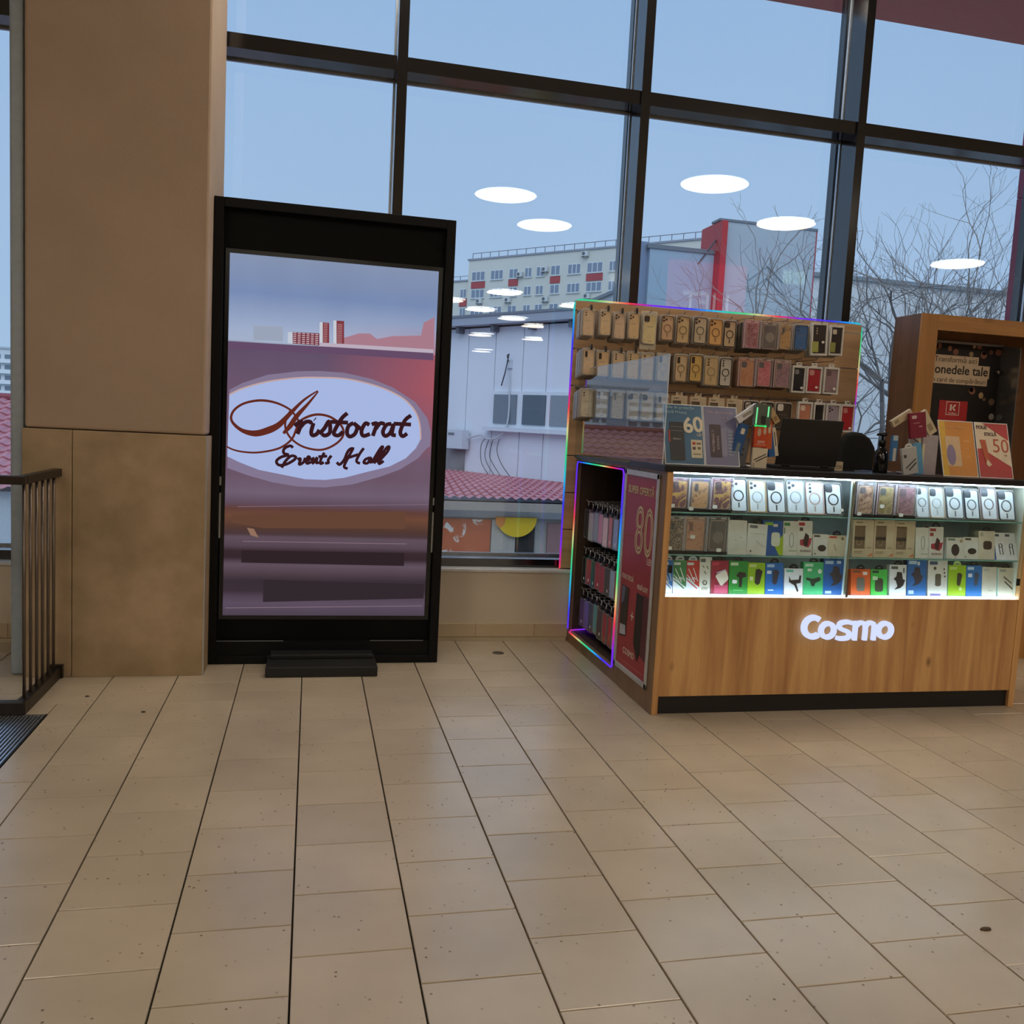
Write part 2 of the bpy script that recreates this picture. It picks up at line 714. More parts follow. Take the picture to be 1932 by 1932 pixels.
ARIST =  [[(-0.192, 1.263), (-0.164, 1.288), (-0.158, 1.276), (-0.176, 1.222)], [(-0.171, 1.246), (-0.141, 1.284), (-0.115, 1.29), (-0.106, 1.279)], [(-0.096, 1.284), (-0.106, 1.238), (-0.099, 1.219), (-0.078, 1.227), (-0.064, 1.25)], [(-0.091, 1.306), (-0.087, 1.303)], [(-0.065, 1.228), (-0.039, 1.259), (-0.017, 1.297), (-0.009, 1.266), (-0.012, 1.235), (-0.034, 1.221), (-0.051, 1.228)], [(0.078, 1.345), (0.05, 1.317), (0.017, 1.256), (0.012, 1.231), (0.035, 1.225), (0.058, 1.246)], [(-0.008, 1.295), (0.083, 1.295)], [(0.112, 1.295), (0.086, 1.277), (0.079, 1.241), (0.094, 1.222), (0.12, 1.237), (0.131, 1.273), (0.112, 1.294), (0.155, 1.262)], [(0.195, 1.288), (0.174, 1.296), (0.155, 1.256), (0.165, 1.229), (0.2, 1.241)], [(0.207, 1.292), (0.234, 1.299), (0.226, 1.266), (0.215, 1.231)], [(0.229, 1.269), (0.252, 1.3), (0.276, 1.297)], [(0.312, 1.3), (0.285, 1.293), (0.268, 1.256), (0.281, 1.234), (0.307, 1.252), (0.324, 1.301), (0.317, 1.246), (0.338, 1.241)], [(0.415, 1.351), (0.383, 1.322), (0.361, 1.261), (0.374, 1.237), (0.398, 1.253)], [(0.324, 1.302), (0.417, 1.302)]]
EVENTS =  [[(-0.197, 1.149), (-0.212, 1.159), (-0.241, 1.143), (-0.243, 1.119), (-0.219, 1.111), (-0.256, 1.098), (-0.279, 1.076), (-0.267, 1.056), (-0.232, 1.06), (-0.193, 1.083), (-0.181, 1.101), (-0.205, 1.106), (-0.233, 1.078), (-0.252, 1.042)], [(-0.173, 1.089), (-0.157, 1.093), (-0.163, 1.063), (-0.141, 1.076), (-0.133, 1.1)], [(-0.129, 1.082), (-0.109, 1.094), (-0.116, 1.107), (-0.127, 1.088), (-0.123, 1.07), (-0.103, 1.078)], [(-0.1, 1.072), (-0.092, 1.102), (-0.094, 1.071), (-0.072, 1.103), (-0.076, 1.076), (-0.062, 1.078)], [(-0.035, 1.131), (-0.051, 1.098), (-0.054, 1.072), (-0.036, 1.08)], [(-0.066, 1.108), (-0.02, 1.113)], [(-0.03, 1.075), (-0.012, 1.078), (-0.014, 1.093), (0.002, 1.117)], [(0.031, 1.083), (0.046, 1.071), (0.069, 1.097), (0.085, 1.139), (0.102, 1.158), (0.12, 1.158)], [(0.111, 1.153), (0.086, 1.103), (0.07, 1.061), (0.089, 1.051)], [(0.17, 1.164), (0.148, 1.13), (0.134, 1.093), (0.153, 1.081)], [(0.077, 1.104), (0.142, 1.129)], [(0.205, 1.115), (0.181, 1.104), (0.173, 1.086), (0.194, 1.086), (0.209, 1.115), (0.206, 1.083)], [(0.213, 1.086), (0.257, 1.165), (0.271, 1.175), (0.259, 1.147), (0.227, 1.084)], [(0.243, 1.088), (0.287, 1.166), (0.305, 1.177), (0.295, 1.149), (0.26, 1.105), (0.254, 1.083), (0.278, 1.1)]]
ELL =  [(-0.522, 1.407), (-0.458, 1.443), (-0.336, 1.485), (-0.184, 1.514), (-0.073, 1.523), (0.055, 1.525), (0.17, 1.509), (0.28, 1.48), (0.376, 1.434), (0.438, 1.371), (0.465, 1.299), (0.472, 1.225), (0.447, 1.163), (0.467, 1.219), (0.446, 1.173), (0.396, 1.119), (0.31, 1.071), (0.187, 1.036), (0.072, 1.001), (-0.028, 0.986), (-0.128, 0.986), (-0.241, 1.005), (-0.366, 1.026), (-0.463, 1.061), (-0.526, 1.09)]
RIM =  [(-0.522, 1.432), (-0.458, 1.471), (-0.337, 1.52), (-0.185, 1.548), (-0.074, 1.557), (0.054, 1.556), (0.198, 1.533), (0.315, 1.493), (0.436, 1.423), (0.506, 1.338), (0.526, 1.265), (0.526, 1.191), (0.518, 1.228), (0.506, 1.176), (0.463, 1.122), (0.369, 1.058), (0.26, 1.013), (0.116, 0.967), (-0.027, 0.946), (-0.169, 0.946), (-0.295, 0.963), (-0.421, 0.995), (-0.525, 1.03)]
LEDGE_T =  [(-0.53, 1.679), (-0.231, 1.682), (0.021, 1.686), (0.521, 1.69)]
LEDGE_B =  [(-0.529, 1.641), (-0.23, 1.645), (0.022, 1.65), (0.523, 1.652)]
T1 =  [(-0.064, 1.809), (-0.031, 1.808), (-0.028, 1.705), (-0.061, 1.703)]
T2 =  [(0.006, 1.823), (0.045, 1.824), (0.049, 1.706), (0.01, 1.705)]
BLK =  [(-0.215, 1.748), (-0.08, 1.751), (-0.078, 1.688), (-0.213, 1.689)]
WH =  [(-0.411, 1.767), (-0.264, 1.771), (-0.262, 1.698), (-0.409, 1.694)]
RD =  [(0.048, 1.738), (0.125, 1.766), (0.182, 1.769), (0.219, 1.743), (0.298, 1.764), (0.451, 1.778), (0.463, 1.847), (0.52, 1.881), (0.524, 1.706), (0.049, 1.702)]
WHT =  [(-0.239, 1.745), (-0.215, 1.748), (-0.213, 1.689), (-0.238, 1.689)]
PAR =  [(-0.078, 1.704), (0.52, 1.71), (0.521, 1.69), (-0.078, 1.685)]
STEPS =  [(-0.527, 0.858), (-0.526, 0.801), (0.534, 0.862), (0.413, 0.708), (0.415, 0.663), (-0.447, 0.637), (-0.446, 0.571), (0.493, 0.581), (0.495, 0.527), (-0.444, 0.498), (-0.529, 0.424), (0.53, 0.428), (0.533, 0.359), (-0.441, 0.322), (-0.526, 0.256), (0.529, 0.259)]
SCR =  [(-0.536, 2.124), (0.523, 2.117), (-0.529, 0.252), (0.533, 0.255)]

# ================================================================== THE SETTING
# ---- floor: sub-floor, single tiles, dark joints
GLASS_Y = 5.50
WALL_Y = 5.24
floor = struct_root('floor', 'beige square tile floor laid in running bond')
JOINT = mat('120d0a', 0.9)
MB().box(-9, 16, -32, 5.62, -0.30, -0.012).build('screed', JOINT, floor)
TILE = tile_mat()
PX, PY = 0.30, 0.2905
GAP = 0.0024
tile_me = {}


def tile_mesh(w, d):
    k = (round(w, 3), round(d, 3))
    if k not in tile_me:
        mb = MB()
        e = 0.0015
        x, y = w / 2, d / 2
        mb._add([(-x, -y, -0.012), (x, -y, -0.012), (x, y, -0.012), (-x, y, -0.012),
                 (-x, -y, -e), (x, -y, -e), (x, y, -e), (-x, y, -e),
                 (-x + e, -y + e, 0), (x - e, -y + e, 0), (x - e, y - e, 0), (-x + e, y - e, 0)],
                [(0, 1, 5, 4), (1, 2, 6, 5), (2, 3, 7, 6), (3, 0, 4, 7), (4, 5, 9, 8), (5, 6, 10, 9), (6, 7, 11, 10),
                 (7, 4, 8, 11), (8, 9, 10, 11)])
        me = mb.mesh('tile')
        me.materials.append(TILE)
        tile_me[k] = me
    return tile_me[k]


def seen(x, y):
    """roughly inside the photograph's field of view, with a margin"""
    c = [R[i][0] * x + R[i][1] * y + R[i][2] * (-CAM_H) for i in range(3)]
    return c[2] > 0.2 and abs(c[0]) < 0.64 * c[2] and c[1] < 0.72 * c[2]


rest = MB()
n_tile = 0
for i in range(-30, 54):
    x0 = -0.0112 + PX * i
    base = 2.102 if i % 2 == 0 else 1.956
    j0 = int((-31.8 - base) / PY)
    for j in range(j0, 12):
        y0 = base + PY * j
        y1 = min(y0 + PY, WALL_Y)
        if y0 >= WALL_Y - 0.02:
            continue
        if i < -30 or x0 > 15.8:
            continue
        w_ = PX
        if x0 < -1.06 and y0 < 4.0 and y1 > 3.0:   # the entrance grating takes this place
            if x0 + PX <= -1.06:
                if y1 > 4.02:
                    rest.box(x0 + GAP, x0 + PX - GAP, 3.999, y1 - GAP / 2, -0.012, -0.0005)
                if y0 < 2.98:
                    rest.box(x0 + GAP, x0 + PX - GAP, y0 + GAP / 2, 2.998, -0.012, -0.0005)
                continue
            if y0 < 2.98:
                rest.box(x0 + GAP, -1.061, y0 + GAP / 2, 2.998, -0.012, -0.0005)
            if y1 > 4.02:
                rest.box(x0 + GAP, -1.061, 3.999, y1 - GAP / 2, -0.012, -0.0005)
            w_ = x0 + PX + 1.06
        cx, cy = x0 + PX - w_ / 2, (y0 + y1) / 2
        if -2.4 < cx < 5.4 and 0.9 < cy and n_tile < 300 and seen(cx, cy):
            if 1.75 < cx < 3.45 and cy > 4.0:      # under the stand
                rest.box(x0 + GAP, x0 + PX - GAP, y0 + GAP / 2, y1 - GAP / 2, -0.012, -0.0005)
                continue
            o = bpy.data.objects.new('tile', tile_mesh(w_ - 2 * GAP, (y1 - y0) - 2 * GAP))
            COL.objects.link(o)
            o.location = (cx, cy, random.uniform(-0.0006, 0.0))
            o.parent = floor
            n_tile += 1
        elif cy > -6 and -6 < cx < 10:
            rest.box(x0 + PX - w_ + GAP, x0 + PX - GAP, y0 + GAP / 2, y1 - GAP / 2, -0.012, -0.0005)
rest.box(-9, 16, -32, -6.2, -0.012, -0.0005)
rest.box(-9, -6.2, -6.2, WALL_Y, -0.012, -0.0005)
rest.box(10.3, 16, -6.2, WALL_Y, -0.012, -0.0005)
tag(rest.build('tile_field', TILE, floor), 'beige tiles beyond the nearest ones', None, kind='stuff')

# ---- ceiling and far walls of the hall
PAINT = mottled('warm_grey_paint', '8d7b6b', '988675', 1.4, 0.75, bump=0.15)
structure(MB().box(-9, 16, -32, 5.62, 4.66, 4.9).build('ceiling', mat('c9bfb2', 0.8)), 'pale flat hall ceiling')
structure(MB().box(-9.3, 16.3, -32.3, -32, 0, 4.66).build('wall_back', PAINT), 'brown-grey wall at the far end of the hall')
structure(MB().box(-9.3, -9, -32, 5.62, 0, 4.66).build('wall_left', PAINT), 'brown-grey wall left of the hall')
structure(MB().box(16, 16.3, -32, 5.62, 0, 4.66).build('wall_right', PAINT), 'brown-grey wall right of the hall')

# ---- low wall under the window, with skirting tiles and a sill
LOW = mottled('cream_low_wall', 'd6c9b2', 'dfd2bd', 2.0, 0.7, bump=0.1)
low = structure(MB().box(-9, 16, WALL_Y + 0.004, 5.62, 0, 0.425).build('wall_window', LOW), 'low cream wall under the shop window')
SKIRT = mottled('beige_skirting', 'c9b594', 'd2bf9f', 5, 0.45)
for i in range(-6, 16):
    if 1.62 < 0.03 + 0.372 * i < 3.4:
        continue
    x0 = -0.10 + 0.372 * i
    MB().box(x0 + 0.0015, x0 + 0.3705, WALL_Y - 0.008, WALL_Y + 0.004, 0.026, 0.106).build('skirting_tile', SKIRT, low)
MB().box(-9, 1.59, WALL_Y - 0.014, WALL_Y + 0.004, 0.0, 0.023).build('skirting_strip', mat('c4b597', 0.5), low)
structure(MB().box(-9, 16, WALL_Y - 0.012, 5.60, 0.427, 0.447).build('trim_1', mat('d8d8d6', 0.4), bevel=0.004), 'white window sill')

# ---- shop window: mullions, transoms, panes
win = struct_root('window_1', 'tall shop window with dark metal mullions and transoms')
FRAME = mat('0b0c0f', 0.13, metal=0.0, spec=1.0, var=0.05, name='anthracite_frame')
MX = [-8.40, -6.92, -5.45, -3.98, -2.50, -1.03, 0.447, 1.924, 3.405, 4.965, 6.44, 7.84, 9.32, 10.8, 12.28, 13.76]
for x in MX:
    MB().box(x - 0.029, x + 0.029, 5.30, 5.475, 0.447, 4.66).build('mullion', FRAME, win)
    MB().box(x - 0.036, x + 0.036, 5.478, 5.496, 0.447, 4.66).build('glazing_bead', mat('b9c0c8', 0.3, metal=0.6), win)
    MB().box(x - 0.030, x + 0.030, 5.534, 5.60, 0.447, 4.66).build('outer_cap', FRAME, win)
PANE = glass('window_pane', 1.66, 'f8fbfd')
for a, b in zip(MX[:-1], MX[1:]):
    for z0, z1 in ((0.447, 0.499), (3.312, 3.392)):
        MB().box(a + 0.031, b - 0.031, 5.315, 5.472, z0, z1).build('transom', FRAME, win)
        MB().box(a + 0.031, b - 0.031, 5.478, 5.496, z0 - 0.012, z1 + 0.014).build('transom_bead', mat('b9c0c8', 0.3, metal=0.6), win)
    for z0, z1 in ((0.48, 3.33), (3.37, 4.66)):
        for dy, tilt in ((0.0, 0.0), (0.020, 1.0)):       # double glazing, the outer pane a hair out of true
            g = MB().box(a - (a + b) / 2 + 0.02, b - (a + b) / 2 - 0.02, -0.003, 0.003, -(z1 - z0) / 2, (z1 - z0) / 2).build('glass_pane', PANE, win)
            g.location = ((a + b) / 2, 5.502 + dy, (z0 + z1) / 2)
            g.rotation_euler = (random.uniform(0.0010, 0.0022) * tilt, 0, random.uniform(-0.0022, 0.0006) * tilt)

# ---- column with a tan render coat above and concrete slabs below
colm = struct_root('column', 'square column with taupe upper coat and mottled concrete slabs below')
COAT = mottled('taupe_render', 'ab9682', 'b6a08c', 1.3, 0.85, bump=0.35)
CONC = mottled('stained_concrete', '94805f', 'b89f80', 3.2, 0.7, detail=9, bump=0.2)
MB().box(-1.312, -0.506, 4.565, 5.24, 1.200, 4.66).build('upper_coat', COAT, colm, bevel=0.012)
MB().box(-1.300, -0.510, 4.58, 5.23, 0, 1.2).build('core', mat('3a3128', 0.9), colm)
MB().box(-1.319, -1.103, 4.55, 4.578, 0.0, 1.196).build('concrete_slab', CONC, colm, bevel=0.002)
MB().box(-1.100, -0.499, 4.55, 4.578, 0.0, 1.196).build('concrete_slab', CONC, colm, bevel=0.002)
MB().box(-0.508, -0.494, 4.553, 5.23, 0.0, 1.194).build('concrete_slab', CONC, colm, bevel=0.002)
MB().box(-1.319, -1.303, 4.58, 5.23, 0.0, 1.194).build('concrete_slab', CONC, colm, bevel=0.002)
MB().box(-0.500, -0.4925, 4.5515, 4.5555, 0.0, 1.196).build('corner_strip', ALU, colm)
structure(MB().box(-1.385, -1.325, 4.60, 4.75, 0, 4.66).build('trim_2', mat('a2aeb8', 0.5), bevel=0.012), 'grey metal post beside the column')

# ---- round ceiling lamps (some mirror in the window, the others are added fill)
LAMP = glow('fff3e0', LAMP_STRENGTH, 'warm_light_panel')
lamps = [(2.60, -1.76), (3.59, -3.35), (5.04, -0.08), (6.95, -1.61), (11.12, -3.01), (4.54, -10.84), (4.60, -14.4), (5.88, -15.9),
         (6.97, -17.4), (5.94, -21.5), (7.99, -21.6), (7.31, -28.5), (3.45, -13.0), (6.76, -12.1),
         (-2.3, -0.8), (-4.8, -1.4), (10.6, 1.4), (8.7, 2.3), (2.4, 4.93), (0.5, 4.45), (-0.6, -4.6), (-3.6, -3.4), (-2.6, -7.4), (-6.2, -6.2), (0.4, -8.4), (14.6, -3.4), (-5.6, -11.5), (-1.4, -13.6)]  # added fill lamps, unseen, placed so their mirror images stay hidden
lamp_where = {0: 'nearest the window middle', 1: 'behind the nearest one', 2: 'above the hall beside the phone stand', 3: 'right of the hall middle'}
ring_me = MB()
ring_me.lathe([(0.452, 4.655), (0.458, 4.62), (0.452, 4.595), (0.436, 4.592), (0.436, 4.605)], n=36)
for i, (x, y) in enumerate(lamps):
    t = thing('ceiling_or_fill_lamp', 'round white ceiling lamp over the hall floor, mirrored in the window or added unseen as fill', 'ceiling lamp', (x, y, 0), group='round ceiling lamps')
    if i == 0:
        a = ring_me.build('rim', mat('e9e6df', 0.4), t, smooth=True)
        b = MB().lathe([(0.0005, 4.600), (0.436, 4.600), (0.436, 4.612), (0.0005, 4.612)], n=36).build('diffuser', LAMP, t)
    else:
        for s in (a, b):
            c = s.copy()
            COL.objects.link(c)
            c.parent = t

# red lit sign and green exit sign in the hall behind (seen mirrored in the glass)
t = thing('lift_sign', 'red lit sign with white LIFT lettering, mirrored in the window', 'sign', (7.28, -5.0, 3.4))
MB().box(-0.80, 0.80, -0.06, 0.0, 0.0, 1.2).build('sign_box', glow('c8323c', 2.0), t)
text('lettering', 'LIFT', 0.55, 0.0, 0.004, 0.42, glow('ffd8d8', 2.2), t, face='+y')
for s in (-0.5, 0.5):
    MB().cyl((s, -0.03, 1.2), (s, -0.03, 1.24), 0.012).build('hanger', STEEL, t)
t = thing('exit_sign', 'green exit sign with a running figure, mirrored in the window', 'sign', (9.08, -5.0, 4.36))
MB().box(-0.24, 0.24, -0.03, 0.0, 0.0, 0.24).build('sign_box', glow('bfe3cf', 2.0), t)
MB().ribbon([(0.10, 0.05), (0.03, 0.10), (-0.02, 0.15), (-0.06, 0.13)], 0.03, 0.001, 0.004).ribbon([(0.03, 0.10), (-0.04, 0.06), (-0.03, 0.03)], 0.025, 0.001, 0.004).disc_y(-0.05, 0.19, 0.022, 0.022, 0.001, 0.004).build('running_figure', glow('2f8f62', 1.0), t)
MB().box(-0.26, -0.24, -0.03, 0.0, 0.0, 0.30).build('hanger', WHITE, t)

# ---- railing beside the column
t = thing('railing', 'bronze metal guard railing with round bars beside the column', 'railing', (-1.166, 4.03, 0))
RAIL = mat('6e6258', 0.38, metal=0.7)
RAILH = mat('39322c', 0.4, metal=0.7)
MB().box(-0.02, 0.02, -0.0, 0.53, 0.975, 1.012).build('handrail', RAILH, t, bevel=0.004)
MB().box(-1.6, 0.02, -0.04, -0.0005, 0.975, 1.012).build('handrail', RAILH, t, bevel=0.004)
MB().box(-0.022, 0.022, -0.0, 0.53, 0.0, 0.055).build('bottom_rail', RAILH, t, bevel=0.003)
MB().box(-1.6, 0.022, -0.044, -0.0005, 0.0, 0.055).build('bottom_rail', RAILH, t, bevel=0.003)
for i in range(6):
    y = 0.02 + 0.088 * i
    MB().cyl((0, y, 0.05), (0, y, 0.98), 0.0072, 10).build('bar', RAIL, t, smooth=True)
for i in range(1, 10):
    x = -0.135 * i
    MB().cyl((x, -0.02, 0.05), (x, -0.02, 0.98), 0.0085, 10).build('bar', RAIL, t, smooth=True)
MB().cyl((-0.105, -0.02, 0.05), (-0.105, -0.02, 0.085), 0.006, 8).cyl((-0.105, -0.02, 0.05), (-0.105, -0.02, 0.062), 0.014, 8).build('bolt', STEEL, t)
MB().box(-0.03, 0.03, 0.495, 0.528, 0.0, 0.065).build('wall_bracket', RAILH, t)

# ---- entrance grating
t = thing('entrance_grating', 'dark ribbed aluminium entrance grating set in the floor', 'floor mat', (-1.062, 3.0, 0))
MB().box(-1.9, 0.0, 0.0, 0.997, -0.0115, -0.0095).build('tray', mat('0c0d10', 0.7), t)
sl = MB()
for i in range(128):
    x = -0.011 - 0.0147 * i
    sl.box(x - 0.0036, x + 0.0036, 0.004, 0.993, -0.0095, 0.0005)
sl.build('slats', mat('c3ccd8', 0.28, metal=0.9), t)
MB().box(-0.004, 0.0, 0.0, 0.997, -0.0095, 0.001).build('edge_strip', mat('20211f', 0.5), t)

# small dark crumb on the floor at the right, as in the photo
tag(MB().lathe([(0.002, 0), (0.013, 0.0), (0.011, 0.006), (0.003, 0.008)], n=9).build('crumb', mat('4a3a28', 0.8)), 'small dark crumb lying on a tile at the right', 'crumb')
bpy.data.objects['crumb'].location = (1.862, 1.968, 0.0)
bpy.data.objects['crumb'].scale = (1.4, 0.6, 0.8)
for (x, y, lb) in ((-0.958, 4.232, 'tiny dark speck on the floor near the column foot'), (-0.678, 3.995, 'tiny dark speck on the floor in front of the column')):
    o = tag(MB().lathe([(0.001, 0), (0.008, 0.0), (0.006, 0.004), (0.001, 0.005)], n=7).build('dirt_speck', mat('2e241a', 0.8)), lb, 'dirt speck')
    o.location = (x, y, 0)
    o.scale = (1.3, 0.7, 1)
tag(MB().lathe([(0.001, 0), (0.035, 0.0), (0.033, 0.002), (0.030, 0.002), (0.030, 0.001)], n=24).build('floor_socket_ring', mat('5a5146', 0.5, metal=0.5)), 'small round floor cap near the low wall', 'floor cap')
bpy.data.objects['floor_socket_ring'].location = (1.101, 4.942, 0.0)

# ================================================================== ADVERTISING DISPLAY
t = thing('advertising_display', 'tall black floor-standing advertising screen beside the column', 'display', (0.105, 4.75, 0))
CASE = mat('0c0c0d', 0.6, spec=0.2, var=0.1, name='black_powder_coat')
SIDEX = 0.609
for x0, x1 in ((-SIDEX, -SIDEX + 0.048), (SIDEX - 0.048, SIDEX)):
    MB().box(x0, x1, 0.0, 0.26, 0.0, 2.385).build('side_post', CASE, t, bevel=0.003)
MB().box(-SIDEX + 0.048, SIDEX - 0.048, 0.0, 0.26, 2.338, 2.385).build('top_rail', CASE, t, bevel=0.003)
MB().box(-SIDEX + 0.048, SIDEX - 0.048, 0.0, 0.26, 0.0, 0.04).build('bottom_rail', CASE, t, bevel=0.003)
MB().box(-0.561, 0.561, 0.052, 0.25, 0.04, 2.338).build('back_panel', mat('040405', 0.55, spec=0.15, var=0.1), t)
MB().box(-0.561, 0.561, 0.02, 0.052, 0.04, 0.115).build('kick_panel', CASE, t)
MB().box(-0.561, -0.22, 0.030, 0.034, 0.1155, 0.1185).box(0.24, 0.53, 0.030, 0.034, 0.1155, 0.1185).build('bright_strip', ALU, t)
bz = MB()
bz.frame([(-0.553, 0.233), (0.555, 0.233), (0.555, 2.142), (-0.553, 2.142)], [(-0.533, 0.253), (0.532, 0.253), (0.532, 2.121), (-0.533, 2.121)], 0.036, 0.052)
bz.build('bezel', mat('050506', 0.2), t)
for x, z0, z1 in ((-0.556, 0.94, 0.985), (-0.556, 0.665, 0.90), (0.556, 0.87, 0.91), (0.556, 0.61, 0.83)):
    MB().box(x - 0.004, x + 0.004, 0.028, 0.036, z0, z1).build('lock_strip', ALU, t)
MB().box(-0.296, 0.263, -0.258, -0.0005, 0.0, 0.052).build('foot_plate', mat('131313', 0.6), t, bevel=0.004)
MB().box(-0.28, 0.25, -0.10, -0.001, 0.053, 0.075).build('foot_step', mat('101010', 0.6), t, bevel=0.004)


def screen_mat():
    m = bpy.data.materials.new('screen_picture')
    m.use_nodes = True
    n, l = m.node_tree.nodes, m.node_tree.links
    n.clear()
    o = n.new('ShaderNodeOutputMaterial')
    e = n.new('ShaderNodeEmission')
    tc = n.new('ShaderNodeTexCoord')
    sp = n.new('ShaderNodeSeparateXYZ')
    l.new(tc.outputs['Generated'], sp.inputs[0])
    # vertical picture: mauve steps below, purple wall, pale sky above
    r = n.new('ShaderNodeValToRGB')
    r.color_ramp.interpolation = 'LINEAR'
    st = [(0.0, '564a58'), (0.035, '665668'), (0.055, '5a4a5a'), (0.07, '44363f'), (0.10, '40343c'), (0.12, '57464f'), (0.145, '6a5866'), (0.152, '60505c'),
          (0.165, '3c2c32'), (0.185, '3f2f34'), (0.20, '5f4e5a'), (0.225, '6a5864'), (0.232, '523e42'), (0.25, '5a4038'), (0.285, '78503e'), (0.305, '6a4640'), (0.322, '6a5566'),
          (0.35, '7c6a7e'), (0.40, '765f72'), (0.60, '7a6078'), (0.73, '6c5a74'), (0.745, '6a5872'), (0.764, '705e78'), (0.766, 'b4c2dc'), (0.80, 'aebede'), (0.9, '8499c4'), (1.0, '93a2c2')]
    el = r.color_ramp.elements
    el[0].position, el[0].color = st[0][0], lin(st[0][1])
    el[1].position, el[1].color = st[-1][0], lin(st[-1][1])
    for p, c in st[1:-1]:
        x = el.new(p)
        x.color = lin(c)
    nz = n.new('ShaderNodeTexNoise')
    nz.inputs['Scale'].default_value = 3.5
    nz.inputs['Detail'].default_value = 3
    l.new(tc.outputs['Generated'], nz.inputs['Vector'])
    l.new(sp.outputs['Z'], r.inputs[0])
    # red glare of the picture growing to the right on the wall
    mr = n.new('ShaderNodeMapRange')
    mr.inputs['From Min'].default_value = 0.45
    mr.inputs['From Max'].default_value = 1.05
    l.new(sp.outputs['X'], mr.inputs['Value'])
    band = n.new('ShaderNodeValToRGB')
    be = band.color_ramp.elements
    be[0].position, be[0].color = 0.45, (0, 0, 0, 1)
    be[1].position, be[1].color = 0.85, (0, 0, 0, 1)
    q = be.new(0.66)
    q.color = (1, 1, 1, 1)
    q = be.new(0.74)
    q.color = (0.9, 0.9, 0.9, 1)
    l.new(sp.outputs['Z'], band.inputs[0])
    mu = n.new('ShaderNodeMath')
    mu.operation = 'MULTIPLY'
    l.new(mr.outputs[0], mu.inputs[0])
    l.new(band.outputs[0], mu.inputs[1])
    mx = n.new('ShaderNodeMixRGB')
    l.new(mu.outputs[0], mx.inputs[0])
    l.new(r.outputs[0], mx.inputs[1])
    mx.inputs[2].default_value = lin('b8606c')
    m2 = n.new('ShaderNodeMixRGB')
    m2.blend_type = 'OVERLAY'
    m2.inputs[0].default_value = 0.12
    l.new(mx.outputs[0], m2.inputs[1])
    l.new(nz.outputs['Fac'], m2.inputs[2])
    l.new(m2.outputs[0], e.inputs[0])
    e.inputs[1].default_value = 0.80
    l.new(e.outputs[0], o.inputs[0])
    return m


scr = MB().box(-0.533, 0.532, 0.045, 0.051, 0.253, 2.121).build('screen', screen_mat(), t)


def flat(name, poly, depth, material):
    return MB().prism(poly, 0.045 - depth, 0.0455 - depth).build(name, material, scr)


flat('ledge_shadow', LEDGE_T + LEDGE_B[::-1], 0.0006, glow('6c5270', 0.85))
flat('parapet', PAR, 0.0012, glow('c2b4c4', 0.9))
flat('pale_block', WH, 0.0006, glow('b2bdd4', 0.72))
flat('red_haze', RD, 0.0006, glow('b48494', 0.85))
flat('block_wall', WHT, 0.0012, glow('c9cfdc', 0.9))
flat('block', BLK, 0.0012, glow('7c3a48', 0.8))
bk = MB()
for r_ in range(6):
    z = BLK[3][1] + 0.004 + r_ * 0.0098
    for c_ in range(6):
        x = BLK[0][0] + 0.004 + c_ * 0.0222
        bk.box(x, x + 0.015, 0.0428, 0.0434, z, z + 0.0038)
bk.build('block_windows', glow('e2c8cc', 0.9), scr)
for T in (T1, T2):
    flat('tower', T, 0.0012, glow('8a4048', 0.8))
    tw = MB()
    for r_ in range(11):
        z = T[3][1] + 0.004 + r_ * 0.0093
        tw.box(T[0][0] + 0.006, T[1][0] - 0.008, 0.0428, 0.0434, z, z + 0.004)
    tw.build('tower_floors', glow('b98a8e', 0.85), scr)
    flat('tower_side', [(T[0][0] - 0.016, T[0][1]), (T[0][0], T[0][1]), (T[3][0], T[3][1]), (T[3][0] - 0.016, T[3][1])], 0.0012, glow('cfd2dc', 0.9))
flat('oval_rim', RIM[:12] + RIM[13:], 0.0006, glow('8d7f9c', 0.85))
flat('oval_sign', ELL, 0.0014, glow('a2b2dc', 1.05))
# ivory glow line along the oval's upper edge
MB().ribbon(ELL[:12], 0.008, 0.0428, 0.0432, smooth=4).build('oval_edge', glow('c9aaa8', 0.9), scr)
INK = glow('3c1d22', 0.8)
INK2 = glow('6b2f24', 0.8)
sw = MB()
for pts, k in SWASH:
    pts = [(max(p[0], -0.53), p[1]) for p in pts]
    ws = {'taper': [0.006, 0.014, 0.026, 0.036, 0.032, 0.018, 0.013, 0.012, 0.012, 0.013, 0.011, 0.011, 0.011], 'thick': [0.006, 0.014, 0.024, 0.026, 0.014], 'thin': [0.008, 0.011, 0.013, 0.012, 0.011, 0.011]}[k]
    sw.ribbon(pts, 0.01, 0.0412, 0.0418, widths=ws)
sw.build('swash_lettering', INK2, scr)
lt = MB()
for pts in ARIST:
    lt.ribbon(pts, 0.021, 0.0404, 0.041, smooth=5)
lt.build('aristocrat_lettering', INK, scr)
lt = MB()
for pts in EVENTS:
    lt.ribbon(pts, 0.015, 0.0404, 0.041, smooth=5)
lt.build('events_hall_lettering', INK, scr)
